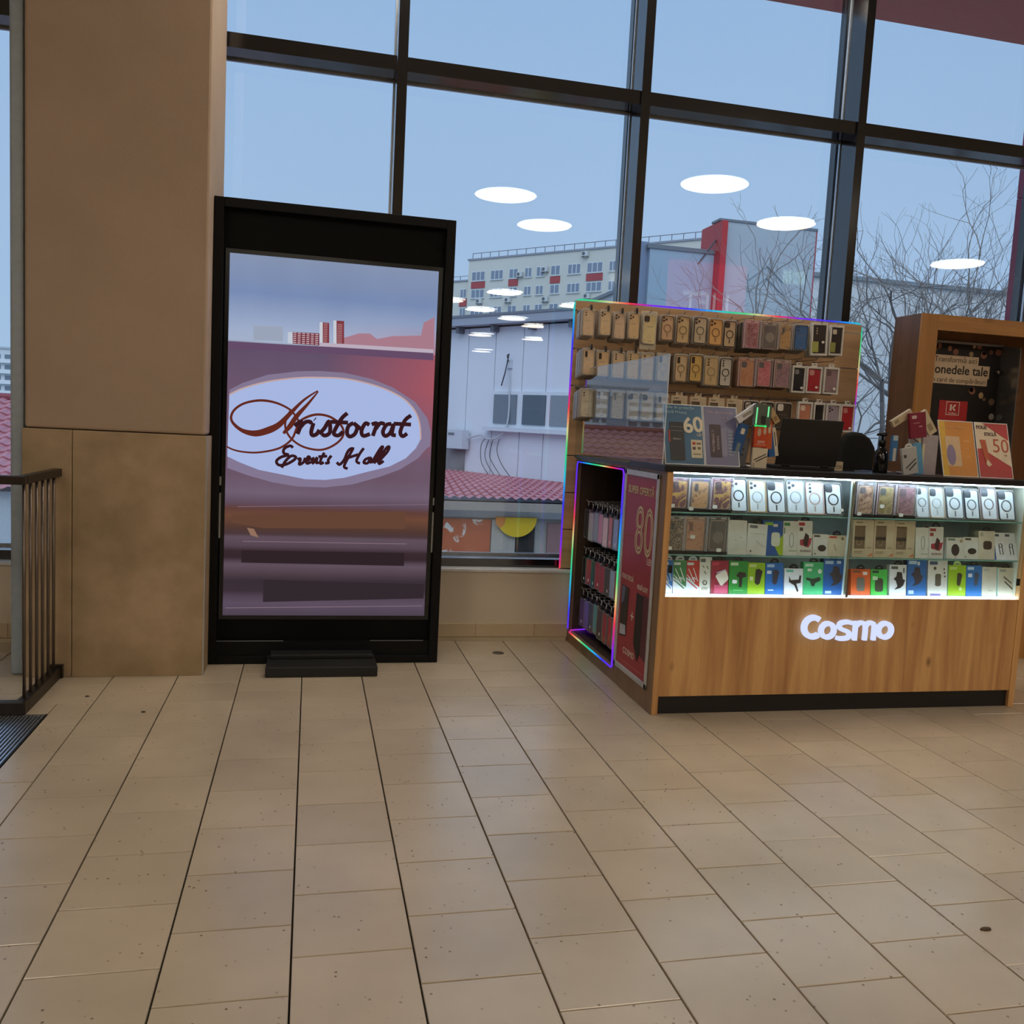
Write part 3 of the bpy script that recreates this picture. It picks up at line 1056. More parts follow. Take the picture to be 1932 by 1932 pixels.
# blurred steps and lamps of the lower picture
flat('amber_panel', [(-0.50, 0.79), (0.405, 0.83), (0.41, 0.735), (-0.34, 0.72), (-0.50, 0.745)], 0.0006, glow('74503e', 0.72))
flat('dark_gap', [(-0.445, 0.600), (0.41, 0.602), (0.41, 0.53), (-0.445, 0.535)], 0.0006, glow('37292e', 0.75))
flat('dark_gap', [(-0.33, 0.445), (0.525, 0.43), (0.525, 0.35), (-0.33, 0.325)], 0.0006, glow('3a2f36', 0.75))
MB().ribbon([(-0.52, 0.292), (0.0, 0.30), (0.52, 0.308)], 0.004, 0.0440, 0.0444).ribbon([(-0.44, 0.648), (0.42, 0.652)], 0.004, 0.0440, 0.0444).ribbon([(-0.47, 0.83), (0.53, 0.872)], 0.003, 0.0440, 0.0444).build('step_edges', glow('8d7686', 0.8), scr)
flat('lamp_glow', [(-0.42, 0.72), (-0.385, 0.715), (-0.36, 0.67), (-0.40, 0.68)], 0.0012, glow('a07a66', 0.8))

# ================================================================== PHONE ACCESSORY STAND
# ---- glass display counter
ct = thing('display_counter', 'oak display counter with lit glass showcase and black top', 'counter', (1.60, 3.80, 0))
CW = 2.015
MB().box(0.0, 0.030, 0.0, 0.45, 0.0, 1.150).build('side_panel', OAK, ct, bevel=0.001)
MB().box(CW - 0.035, CW, 0.0, 0.45, 0.0, 1.150).build('side_panel', OAK, ct, bevel=0.001)
MB().box(0.030, CW - 0.035, 0.004, 0.024, 0.088, 0.566).build('front_panel', OAK, ct)
MB().box(0.030, CW - 0.035, 0.018, 0.40, 0.0, 0.0875).build('plinth', mat('14110f', 0.5), ct)
MB().box(-0.018, CW + 0.02, -0.008, 0.47, 1.1505, 1.180).build('worktop', mat('17171a', 0.38, spec=0.4), ct, bevel=0.002)
SHOW = mat('e4eeee', 0.55)
MB().box(0.030, CW - 0.035, 0.40, 0.44, 0.0875, 1.150).build('showcase_back', SHOW, ct)
MB().box(0.030, CW - 0.035, 0.026, 0.398, 0.5665, 0.5715).build('showcase_floor', mat('eef2f4', 0.4), ct)
MB().box(0.0302, 0.0312, 0.03, 0.398, 0.572, 1.150).build('showcase_lining', SHOW, ct)
MB().box(CW - 0.0365, CW - 0.0353, 0.03, 0.398, 0.572, 1.150).build('showcase_lining', mat('d9d8c4', 0.55), ct)
SHELFG = glass('shelf_glass', 1.45, 'eef8f6')
SEDGE = mat('7fb0a2', 0.2, spec=0.6)
for z in (0.764, 0.964):
    for x0, x1 in ((0.0315, 0.966), (0.984, CW - 0.037)):
        MB().box(x0, x1, 0.033, 0.36, z - 0.006, z).build('glass_shelf', SHELFG, ct)
        MB().box(x0, x1, 0.0310, 0.0328, z - 0.006, z).build('shelf_edge', SEDGE, ct)
MB().box(0.9685, 0.9725, 0.014, 0.028, 0.572, 1.150).build('divider', mat('c9d6cf', 0.3), ct)
MB().box(0.9785, 0.9825, 0.014, 0.028, 0.572, 1.150).build('divider', mat('b7a98c', 0.3), ct)
FRONTG = glass('showcase_glass', 1.5, 'f6fbfa')
for x0, x1 in ((0.031, 0.974), (0.9765, CW - 0.036)):
    MB().box(x0, x1, 0.005, 0.010, 0.575, 1.1495).build('glass_door', FRONTG, ct)
MB().box(0.970, 0.981, -0.004, 0.004, 0.572, 0.588).cyl((0.975, -0.008, 0.580), (0.975, -0.002, 0.580), 0.007, 10).build('door_lock', STEEL, ct)
for x, z in ((0.036, 0.680), (CW - 0.060, 0.640)):
    MB().box(x, x + 0.018, -0.002, 0.004, z, z + 0.036).build('door_clip', BLACK, ct)
LEDW = glow('d6eaff', 15.0, 'cool_white_led')
MB().box(0.031, CW - 0.036, 0.012, 0.024, 1.1435, 1.1495).build('led_bar', glow('d6eaff', 30.0, 'bright_white_led'), ct)
MB().box(0.031, CW - 0.036, 0.012, 0.024, 0.5725, 0.5765).build('led_bar', LEDW, ct)

# halo-lit lettering, one object for each letter
LET = glow('d2dcff', 1.05, 'lit_acrylic_letter')


def letter(strokes, w, closed=False):
    mb = MB()
    for s in strokes:
        mb.ribbon(s, w, -0.022, -0.004, closed=closed, smooth=6)
    return mb.build('sign_letter', LET, ct)


def arc(cx, cz, rx, rz, a0, a1, n=12):
    return [(cx + rx * math.cos(math.radians(a0 + (a1 - a0) * k / n)), cz + rz * math.sin(math.radians(a0 + (a1 - a0) * k / n))) for k in range(n + 1)]


letter([arc(0.802, 0.426, 0.048, 0.047, 52, 308, 16)], 0.027)
letter([arc(0.882, 0.410, 0.035, 0.034, 0, 345, 14)], 0.023, True)
letter([[(1.012, 0.447), (0.985, 0.452), (0.952, 0.446), (0.944, 0.430), (0.958, 0.416), (0.992, 0.404), (1.004, 0.388), (0.992, 0.372), (0.955, 0.369), (0.934, 0.373)]], 0.021)
letter([[(1.034, 0.360), (1.034, 0.456)], [(1.036, 0.430), (1.052, 0.446), (1.078, 0.446), (1.090, 0.425), (1.090, 0.360)], [(1.090, 0.430), (1.104, 0.446), (1.128, 0.446), (1.139, 0.425), (1.139, 0.360)]], 0.020)
letter([arc(1.200, 0.410, 0.036, 0.035, 0, 345, 14)], 0.023, True)

# ---- left side of the stand: poster wall and niche
sd = thing('side_display_unit', 'brown side shelf unit with hanging cases and a coloured light frame', 'shelf unit', (1.60, 4.255, 0))
y0, y1 = 0.0, 0.985      # local y, front to back (world 4.255 .. 5.24)
NB, NT = 0.075, 1.135
nf, nb = 0.09, 0.945     # niche opening in y
MB().box(0.0, 0.02, 0.0, nf, 0.0, 1.150).build('front_stile', BROWN, sd)
MB().box(0.0, 0.02, nb, y1, 0.0, 1.150).build('rear_stile', BROWN, sd)
MB().box(0.0, 0.02, nf, nb, 0.0, NB).build('base_panel', BROWN, sd)
MB().box(0.0, 0.02, nf, nb, NT, 1.150).build('top_fascia', BROWN, sd)
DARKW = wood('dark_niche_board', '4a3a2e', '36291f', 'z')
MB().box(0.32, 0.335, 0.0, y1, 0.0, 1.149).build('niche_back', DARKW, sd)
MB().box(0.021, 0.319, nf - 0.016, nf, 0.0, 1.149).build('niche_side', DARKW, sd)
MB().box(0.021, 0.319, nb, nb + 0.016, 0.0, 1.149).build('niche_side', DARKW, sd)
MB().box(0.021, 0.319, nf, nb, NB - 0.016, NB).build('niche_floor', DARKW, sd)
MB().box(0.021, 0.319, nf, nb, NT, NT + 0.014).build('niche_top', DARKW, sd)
MB().box(-0.018, 0.345, 0.018, y1 - 0.006, 1.1505, 1.168).build('top_board', mat('3b352f', 0.5), sd)
for y in (nf + 0.003, nb - 0.003):
    MB().box(-0.006, 0.0, y - 0.004, y + 0.004, NB, NT).build('edge_profile', ALU, sd)
lx = -0.010
led_strip('light_strip', [(lx, nb - 0.012, NB + 0.012), (lx, nb - 0.012, NT - 0.03), (lx, nb - 0.025, NT - 0.008), (lx, nf + 0.025, NT - 0.008), (lx, nf + 0.010, NT - 0.03),
                          (lx, nf + 0.010, NB + 0.01), (lx, nf + 0.02, NB - 0.002), (lx, nb - 0.05, NB - 0.002), (lx + 0.02, nb - 0.02, NB + 0.004), (lx + 0.19, nb - 0.012, NB + 0.012)], 0.0048, 0.72, 0.98, 0.8, sd)
HOOK = mat('c9c9cf', 0.3, metal=0.4)
for z in (0.893, 0.605, 0.350):
    MB().box(0.314, 0.3195, nf + 0.01, nb - 0.01, z - 0.008, z + 0.014).build('hook_rail', mat('3a3632', 0.4, metal=0.6), sd)

# poster panel with aluminium snap frame
po = thing('poster_panel', 'red offer poster in a silver snap frame on the stand side', 'poster', (1.5965, 3.845, 0))
MB().box(0.0, 0.0032, -0.043, 0.409, 0.0, 1.150).build('backing_board', BROWN, po)
PL0, PL1, PZ0, PZ1 = 0.022, 0.487 - 0.0, 0.100, 1.134
fr = MB()
for (a, b, c, d) in ((PL0, PL1, PZ0, PZ0 + 0.028), (PL0, PL1, PZ1 - 0.028, PZ1), (PL0, PL0 + 0.028, PZ0, PZ1), (PL1 - 0.028, PL1, PZ0, PZ1)):
    fr.box(-0.0085, -0.0003, a, b, c, d)
fr.build('snap_frame', mat('c4c7ca', 0.35, metal=0.3), po, bevel=0.003)
RED = mat('a02c3a', 0.4, var=0.12, scale=4)
MB().box(-0.0035, -0.0003, PL0 + 0.024, PL1 - 0.024, PZ0 + 0.024, PZ1 - 0.024).build('poster_sheet', RED, po)
GOLD = mat('c9b98a', 0.5)
CREAM = mat('e2d6c2', 0.5)
yc = (PL0 + PL1) / 2
fx = -0.0048
text('offer_lettering', 'SUPER OFERTĂ !', 0.052, fx, yc - 0.015, 1.035, GOLD, po, face='-x', offset=0.0012)
text('price_lettering', '80', 0.34, fx - 0.0004, yc - 0.075, 0.83, RED, po, face='-x', offset=-0.012, squeeze=0.72)
text('price_outline', '80', 0.34, fx, yc - 0.075, 0.83, GOLD, po, face='-x', offset=0.002, squeeze=0.72)
text('currency_lettering', 'LEI', 0.045, fx, yc - 0.165, 0.705, CREAM, po, face='-x')
text('start_lettering', 'PORNIND DE LA', 0.022, fx, yc + 0.14, 0.80, mat('b56a62', 0.5), po, face='-x')
text('foil_lettering', 'FOLIE STICLĂ', 0.034, fx, yc + 0.105, 0.585, CREAM, po, face='-x', squeeze=0.8)
text('cover_lettering', 'HUSĂ SOFT', 0.034, fx, yc - 0.105, 0.565, CREAM, po, face='-x', squeeze=0.8)
text('plus_sign', '+', 0.09, fx, yc + 0.01, 0.40, CREAM, po, face='-x')
text('brand_lettering', 'COSMO', 0.045, fx, yc + 0.03, 0.21, CREAM, po, face='-x')
ph = MB()
ph.prism([(yc + 0.175, 0.54), (yc + 0.075, 0.535), (yc + 0.085, 0.285), (yc + 0.18, 0.27)], fx - 0.0006, fx + 0.001, 'x')
ph.build('printed_glass_foil', mat('15161e', 0.4), po)
MB().prism([(yc + 0.170, 0.335), (yc + 0.095, 0.340), (yc + 0.088, 0.292), (yc + 0.174, 0.280)], fx - 0.0012, fx - 0.0007, 'x').build('printed_foil_edge', mat('b9bcc6', 0.4), po)
MB().prism([(yc + 0.170, 0.535), (yc + 0.120, 0.532), (yc + 0.135, 0.46), (yc + 0.172, 0.44)], fx - 0.0012, fx - 0.0007, 'x').build('printed_foil_shine', mat('5a6480', 0.4), po)
MB().prism([(yc - 0.035, 0.535), (yc - 0.125, 0.53), (yc - 0.12, 0.25), (yc - 0.09, 0.20), (yc - 0.03, 0.28)], fx - 0.0006, fx + 0.001, 'x').build('printed_black_case', mat('17110f', 0.5), po)
MB().prism([(yc - 0.118, 0.54), (yc - 0.20, 0.535), (yc - 0.20, 0.22), (yc - 0.118, 0.24)], fx - 0.0001, fx + 0.001, 'x').build('printed_red_case', mat('561a2c', 0.45), po)
MB().box(fx, fx + 0.001, PL0 + 0.06, PL1 - 0.06, 0.155, 0.157).build('thin_rule', mat('b56a5a', 0.5), po)

# ---- clear acrylic guard above the side unit
gd = tag(MB().box(-0.002, 0.002, 0.0, 1.43, 0.0, 0.505).build('acrylic_guard', glass('acrylic_sheet', 2.3, 'f2f6f8')), 'clear acrylic guard sheet standing over the side unit', 'guard sheet')
gd.location = (1.592, 3.85, 1.1805)
gd.modifiers.new('bevel', 'BEVEL').width = 0.0006
# bright polished edges of the sheet
e = MB().box(-0.0022, 0.0022, 0.0, 1.43, 0.5052, 0.5075).box(-0.0022, 0.0022, -0.0025, -0.0002, 0.0, 0.5075).build('polished_edge', mat('cfd9e2', 0.25), gd)

# ---- slat-wall panel at the window with coloured light strip
BX0, BX1, BZ0, BZ1, BY = 1.545, 3.508, 0.452, 2.105, 5.265
pn = thing('slatwall_panel', 'brown slat wall panel with coloured light edge in front of the window', 'display panel', (BX0, BY, BZ0))
PWD = wood('panel_oak', 'd4ae84', 'b8936c', 'x', scale=1.5)
gz = [2.045, 1.815, 1.590, 1.16, 0.93, 0.70]
zs = [BZ0] + sorted(gz) + [BZ1]
for a, b in zip(zs[:-1], zs[1:]):
    MB().box(0, BX1 - BX0, 0.0, 0.018, a - BZ0 + 0.003, b - BZ0 - 0.003).build('slat_board', PWD, pn)
MB().box(0, BX1 - BX0, 0.019, 0.027, 0, BZ1 - BZ0).build('backing', mat('3a2c20', 0.6), pn)
for z in gz[:3]:
    MB().box(0.01, BX1 - BX0 - 0.01, -0.001, 0.004, z - BZ0 - 0.002, z - BZ0 + 0.002).build('groove_profile', ALU, pn)
W = BX1 - BX0
Hh = BZ1 - BZ0
led_strip('light_strip', [(-0.006, 0.006, 0.0), (-0.006, 0.006, Hh - 0.03), (0.004, 0.006, Hh - 0.004), (0.03, 0.006, Hh + 0.006), (W - 0.03, 0.006, Hh + 0.006),
                          (W - 0.004, 0.006, Hh - 0.004), (W + 0.006, 0.006, Hh - 0.03), (W + 0.006, 0.006, Hh - 0.86)], 0.0054, 0.0, 1.0, 0.8, pn)

# ================================================================== PACKAGED GOODS
TRAY = glass('blister_plastic', 1.55, 'f2f2f2', rough=0.08, haze=0.42, hazecol='ece6dc')
CLEARBOX = glass('clear_box_film', 1.45, 'f8f8f8', rough=0.05, haze=0.10, hazecol='ffffff')
STICK = mat('ecebe4', 0.5)
TABB = mat('17171a', 0.4)
_cache = {}


def part(name, key, maker, material, parent, smooth=False):
    """part whose mesh is shared between alike goods"""
    k = (name, key, material.name)
    if k not in _cache:
        me = maker().mesh(name, smooth)
        me.materials.append(material)
        _cache[k] = me
    o = bpy.data.objects.new(name, _cache[k])
    COL.objects.link(o)
    o.parent = parent
    return o


def camera_bumps(mb, style, x, z, s, y0, y1):
    """lens cut-outs of a phone case, around (x,z)"""
    if style == 'square3':
        mb.prism(rrect(x, z, 0.030 * s, 0.032 * s, 0.008 * s), y0, y1)
    elif style == 'dots2':
        for k in (0, 1):
            mb.disc_y(x, z + 0.007 * s - 0.015 * s * k, 0.0045 * s, 0.0045 * s, y0, y1, 12)
    elif style == 'dots3':
        for k in (0, 1, 2):
            mb.disc_y(x, z + 0.010 * s - 0.014 * s * k, 0.0045 * s, 0.0045 * s, y0, y1, 12)
    elif style == 'tri':
        for dx, dz in ((-0.007, 0.009), (-0.007, -0.009), (0.009, 0.0)):
            mb.disc_y(x + dx * s, z + dz * s, 0.006 * s, 0.006 * s, y0, y1, 12)
    elif style == 'bar':
        mb.prism(rrect(x, z - 0.006 * s, 0.016 * s, 0.036 * s, 0.005 * s), y0, y1)
    return mb


def clear_case(loc, w, h, label, rim='c8c4bc', ring=None, cam='square3', face='cfc4b4', lean=0.0, roll=0.0, group=None, clip=False, sticker=None,
               name='phone_case', tray=True, camcol='2a2622', bag=None):
    t = thing(name, label, 'phone case', loc, (-lean, roll, 0), group)
    wh = (round(w, 3), round(h, 3))
    if tray:
        part('blister_tray', wh, lambda: MB().prism(rrect(0, h / 2, w, h, 0.012), -0.004, 0.008), TRAY, t)
    cw, ch = w * 0.84, h * 0.90
    part('case_back', wh, lambda: MB().prism(rrect(0, h * 0.48, cw, ch, 0.011), -0.0075, -0.0048), mat(bright(face, 1.14), 0.25, coat=0.4), t)
    part('case_rim', wh, lambda: MB().frame(rrect(0, h * 0.48, cw + 0.004, ch + 0.004, 0.012), rrect(0, h * 0.48, cw - 0.004, ch - 0.004, 0.009), -0.0105, -0.0045), mat(rim, 0.25), t)
    s = w / 0.085
    part('camera_cutout', wh + (cam,), lambda: camera_bumps(MB(), cam, -cw * 0.25, h * 0.80, s, -0.0105, -0.0074), mat(camcol, 0.3), t)
    if ring:
        rr = 0.0235 * s
        part('magnet_ring', wh, lambda: MB().ring_y(0, h * 0.47, rr, 0.0045 * s, -0.0095, -0.0074).box(-0.0022 * s, 0.0022 * s, -0.0095, -0.0074, h * 0.47 - rr - 0.026 * s, h * 0.47 - rr - 0.006 * s), mat(ring, 0.35), t)
    else:
        part('printed_lines', wh, lambda: MB().box(-cw * 0.28, cw * 0.28, -0.008, -0.0074, h * 0.56, h * 0.567).box(-cw * 0.2, cw * 0.2, -0.008, -0.0074, h * 0.535, h * 0.54)
             .box(-cw * 0.38, -cw * 0.33, -0.008, -0.0074, h * 0.10, h * 0.125).box(-cw * 0.05, cw * 0.22, -0.008, -0.0074, h * 0.085, h * 0.10), mat('8d8172', 0.5), t)
    if clip:
        part('hang_clip', 'clip', lambda: MB().prism([(-0.006, 0), (0.006, 0), (0.007, 0.014), (0.003, 0.032), (-0.003, 0.032), (-0.006, 0.014)], -0.016, -0.010), TABB, t).location = (0.012, 0, h - 0.010)
    if sticker:
        part('price_sticker', 'round', lambda: MB().disc_y(0, 0, 0.010, 0.008, -0.0118, -0.0108, 14), STICK, t).location = (sticker[0] * w, 0, sticker[1] * h)
    if bag:
        part('plastic_bag', wh, lambda: MB().box(-w * 0.56, w * 0.56, 0.009, 0.0095, -0.03, h + 0.012), mat(bag, 0.3), t)
    return t


def boxed_case(loc, w, h, label, pattern, frame='5a2b34', d=0.03, cam='square3', base=True, header=None, ring=None, lean=0.0, roll=0.0, group=None,
               sticker=None, camcol='3a2d2c', name='boxed_phone_case', handle=False, side='dcd2d8'):
    """printed case in a clear box with a dark foot and a header card"""
    t = thing(name, label, 'phone case', loc, (-lean, roll, 0), group)
    wh = (round(w, 3), round(h, 3), d)
    f = 0.014 if base else 0.0
    if base:
        part('box_foot', wh, lambda: MB().box(-w / 2, w / 2, -d / 2, d / 2, 0, f), mat('150f0e', 0.4), t)
    part('inner_card', wh, lambda: MB().box(-w * 0.475, w * 0.475, -d * 0.10, d * 0.44, f + 0.0005, h - 0.004), mat(frame, 0.5), t)
    part('printed_case', wh, lambda: MB().prism(rrect(w * 0.02, f + (h - f) * 0.46, w * 0.74, (h - f) * 0.84, 0.010), -d * 0.30, -d * 0.105), pattern, t)
    part('case_rim', wh, lambda: MB().frame(rrect(w * 0.02, f + (h - f) * 0.46, w * 0.76, (h - f) * 0.86, 0.011), rrect(w * 0.02, f + (h - f) * 0.46, w * 0.73, (h - f) * 0.835, 0.009), -d * 0.36, -d * 0.11), mat('c9a892', 0.3), t)
    s = w / 0.1
    part('camera_cutout', wh + (cam,), lambda: camera_bumps(MB(), cam, -w * 0.17, h * 0.76, s, -d * 0.37, -d * 0.30), mat(camcol, 0.3), t)
    if header:
        part('header_print', wh, lambda: MB().box(-w * 0.36, -w * 0.1, -d * 0.14, -d * 0.10, h * 0.93, h * 0.96).box(w * 0.16, w * 0.42, -d * 0.14, -d * 0.10, h * 0.925, h * 0.965), mat(header, 0.5), t)
    if ring:
        part('round_magnet', wh, lambda: MB().disc_y(w * 0.05, h * 0.45, w * 0.26, w * 0.26, -d * 0.36, -d * 0.30), mat(ring, 0.4), t)
    part('clear_box', wh, lambda: MB().box(-w / 2, w / 2, -d / 2, d / 2, f + 0.0002, h), CLEARBOX, t)
    part('box_edges', wh, lambda: MB().box(-w / 2 - 0.0004, -w / 2 + 0.0016, -d / 2 - 0.0004, -d / 2 + 0.001, f, h).box(w / 2 - 0.0016, w / 2 + 0.0004, -d / 2 - 0.0004, -d / 2 + 0.001, f, h)
         .box(-w / 2, w / 2, -d / 2 - 0.0004, -d / 2 + 0.001, h - 0.0016, h), mat(side, 0.3), t)
    if handle:
        part('hang_loop', 'loop', lambda: MB().tube([(-0.016, 0, 0), (-0.014, 0, 0.012), (0, 0, 0.015), (0.014, 0, 0.012), (0.016, 0, 0)], 0.0014, 6), TABB, t).location = (0, 0, h)
    if sticker:
        part('price_sticker', 'tilted', lambda: MB().prism([(-0.013, -0.006), (-0.010, 0.009), (0.012, 0.007), (0.012, -0.008), (-0.004, -0.010)][::-1], -0.0012, -0.0006), STICK, t).location = (sticker[0] * w, -d / 2, sticker[1] * h)
    return t


def card_window_box(loc, w, h, label, casecol, frame='d9d6cf', d=0.022, cam='square3', camcol='8b8078', sticker=None, group=None, extra=None, lean=0.0, roll=0.0,
                    labelcard=None, hang=False):
    """white card box with a window on a coloured case"""
    t = thing('window_box_case', label, 'phone case', loc, (-lean, roll, 0), group)
    wh = (round(w, 3), round(h, 3), d)
    part('card_box', wh, lambda: MB().frame([(-w / 2, 0), (-w / 2, h), (w / 2, h), (w / 2, 0)], [(-w * 0.40, h * 0.06), (-w * 0.40, h * 0.92), (w * 0.40, h * 0.92), (w * 0.40, h * 0.06)], -d / 2, d / 2), mat(frame, 0.55), t)
    part('back_card', wh, lambda: MB().box(-w * 0.40, w * 0.40, d * 0.3, d / 2, h * 0.06, h * 0.92), mat(frame, 0.55), t)
    part('case', wh, lambda: MB().prism(rrect(0, h * 0.49, w * 0.74, h * 0.81, 0.010), -d * 0.30, d * 0.29), mat(casecol, 0.4, coat=0.25), t)
    s = w / 0.1
    part('camera_cutout', wh + (cam,), lambda: camera_bumps(MB(), cam, -w * 0.16, h * 0.77, s, -d * 0.36, -d * 0.30), mat(camcol, 0.3), t)
    if sticker:
        part('price_sticker', 'round', lambda: MB().disc_y(0, 0, 0.010, 0.010, -0.0012, -0.0002, 14), STICK, t).location = (sticker[0] * w, -d / 2, sticker[1] * h)
    if labelcard:
        part('label_card', wh, lambda: MB().box(-w * 0.46, -w * 0.06, -d / 2 - 0.0012, -d / 2 - 0.0002, h * 0.10, h * 0.42), mat(labelcard, 0.5), t)
    if hang:
        part('hang_tab', 'paper', lambda: MB().frame([(-0.02, 0), (-0.02, 0.022), (0.02, 0.022), (0.02, 0)], [(-0.010, 0.008), (-0.010, 0.014), (0.010, 0.014), (0.010, 0.008)], -0.001, 0.001), mat('d9d4c8', 0.6), t).location = (0, 0, h)
    return t


def hang_tab(t, w, h, d, col='17171a', big=True):
    r = 0.023 if big else 0.018

    def mk():
        o = [(-r, 0)] + [(r * math.cos(PI - PI * k / 10), 0.003 + 0.85 * r * math.sin(PI * k / 10)) for k in range(11)] + [(r, 0)]
        i = [(-r * 0.5, 0.006)] + [(r * 0.5 * math.cos(PI - PI * k / 10), 0.007 + 0.18 * r * math.sin(PI * k / 10)) for k in range(11)] + [(r * 0.55, 0.005)]
        return MB().frame(o, i, -0.001, 0.001)
    part('hang_tab', (r,), mk, mat(col, 0.4), t).location = (0, -d / 2 + 0.002, h)


def carton(loc, w, h, label, col, cat='accessory box', d=0.03, tab='17171a', brand='d8d4cc', pics=(), lean=0.10, roll=0.0, sticker=None, sidecol=None, name='accessory_box', tabx=0.0,
           group=None, words=None):
    """printed carton; pics = (shape, x, z, a, b, colour) in shares of width and height"""
    t = thing(name, label, cat, loc, (-lean, roll, 0), group)
    wh = (round(w, 3), round(h, 3), d)
    part('carton', wh, lambda: MB().box(-w / 2, w / 2, -d / 2, d / 2, 0, h), mat(col, 0.42), t)
    if sidecol:
        part('side_flap', wh, lambda: MB().box(-w / 2 - 0.0008, -w / 2 - 0.0001, -d / 2, d / 2, 0, h), mat(sidecol, 0.45), t)
    if brand:
        part('brand_patch', wh, lambda: MB().box(-w * 0.42, -w * 0.02, -d / 2 - 0.0008, -d / 2 - 0.0001, h * 0.86, h * 0.95), mat(brand, 0.5), t)
    if tab:
        hang_tab(t, w, h, d, tab)
    y0, y1 = -d / 2 - 0.0010, -d / 2 - 0.0001
    for i, pc in enumerate(pics):
        k, x, z, a, b, c = pc[:6]
        x, z, a, b = x * w, z * h, a * w, b * h
        mb = MB()
        yy0 = y0 - 0.0004 * i
        nm = 'printed_panel'
        if k == 'rect':
            mb.box(x - a / 2, x + a / 2, yy0, y1, z - b / 2, z + b / 2)
        elif k == 'oval':
            mb.disc_y(x, z, a / 2, b / 2, yy0, y1, 18)
            nm = 'product_picture'
        elif k == 'rr':
            mb.prism(rrect(x, z, a, b, min(a, b) * 0.3), yy0, y1)
            nm = 'product_picture'
        elif k == 'tri':
            mb.prism([(x - a / 2, z - b / 2), (x - a / 2, z + b / 2), (x + a / 2, z + b / 2)], yy0, y1)
        elif k == 'tri2':
            mb.prism([(x - a / 2, z + b / 2), (x + a / 2, z - b / 2), (x - a / 2, z - b / 2)][::-1], yy0, y1)
        elif k == 'line':
            mb.ribbon([(x - a / 2, z + b / 2), (x + a / 2, z - b / 2)], 0.006 * w / 0.1, yy0, y1)
            nm = 'product_picture'
        elif k == 'poly':
            s = pc[6]
            mb.prism([(x + p[0] * a, z + p[1] * b) for p in s], yy0, y1)
            nm = 'product_picture'
        elif k == 'loop':
            mb.ribbon(arc(x, z, a / 2, b / 2, 0, 345, 14), 0.004 * w / 0.08, yy0, y1, closed=True, smooth=2)
            nm = 'product_picture'
        mb.build(nm, mat(c, 0.42), t)
    if words:
        for s, x, z, size, c in words:
            text('lettering', s, size, x * w, -d / 2 - 0.003, z * h, mat(c, 0.5), t)
    if sticker:
        part('price_sticker', 'tilted', lambda: MB().prism([(-0.013, -0.006), (-0.010, 0.009), (0.012, 0.007), (0.012, -0.008), (-0.004, -0.010)][::-1], -0.0040, -0.0030), STICK, t).location = (sticker[0] * w, -d / 2, sticker[1] * h)
    return t


def kraft_box(loc, w, h, label, lean=0.0, hang=False, group=None, d=0.02, sidecol='b6452c'):
    t = thing('kraft_case_box', label, 'phone case', loc, (-lean, 0, 0), group)
    wh = (round(w, 3), round(h, 3), d)
    part('card_box', wh, lambda: MB().frame([(-w / 2, 0), (-w / 2, h), (w / 2, h), (w / 2, 0)], [(-w * 0.42, h * 0.22), (-w * 0.42, h * 0.84), (w * 0.10, h * 0.84), (w * 0.10, h * 0.22)], -d / 2, d / 2), mat('c9b698', 0.6), t)
    part('case_in_window', wh, lambda: MB().box(-w * 0.42, w * 0.10, 0.0, d * 0.4, h * 0.22, h * 0.84), mat('85725c', 0.35, coat=0.3), t)
    part('window_band', wh, lambda: MB().box(-w * 0.42, w * 0.10, -d * 0.3, -d * 0.25, h * 0.46, h * 0.54), mat('3f362e', 0.4), t)
    part('window_print', wh, lambda: MB().ring_y(-w * 0.16, h * 0.40, w * 0.15, w * 0.025, -d * 0.2, -d * 0.1), mat('b3a188', 0.4), t)
    part('printed_text', wh, lambda: MB().box(-w * 0.36, -w * 0.05, -d / 2 - 0.0008, -d / 2, h * 0.91, h * 0.935).box(-w * 0.40, -w * 0.02, -d / 2 - 0.0008, -d / 2, h * 0.14, h * 0.155)
         .box(-w * 0.40, -w * 0.06, -d / 2 - 0.0008, -d / 2, h * 0.10, h * 0.112).box(w * 0.16, w * 0.40, -d / 2 - 0.0008, -d / 2, h * 0.245, h * 0.26), mat('7c6a52', 0.6), t)
    part('corner_mark', wh, lambda: MB().prism([(w * 0.22, h * 0.03), (w * 0.46, h * 0.12), (w * 0.46, h * 0.03)], -d / 2 - 0.0008, -d / 2), mat('c77a4e', 0.5), t)
    if sidecol:
        part('coloured_side', wh, lambda: MB().box(w / 2, w / 2 + 0.0008, -d / 2, d / 2, 0, h), mat(sidecol, 0.5), t)
    if hang:
        part('hang_tab', 'kraft', lambda: MB().frame([(-0.022, 0), (-0.022, 0.020), (0.022, 0.020), (0.022, 0)], [(-0.011, 0.007), (-0.011, 0.013), (0.011, 0.013), (0.011, 0.007)], -0.001, 0.001), mat('c9b698', 0.6), t).location = (0, 0, h)
    return t


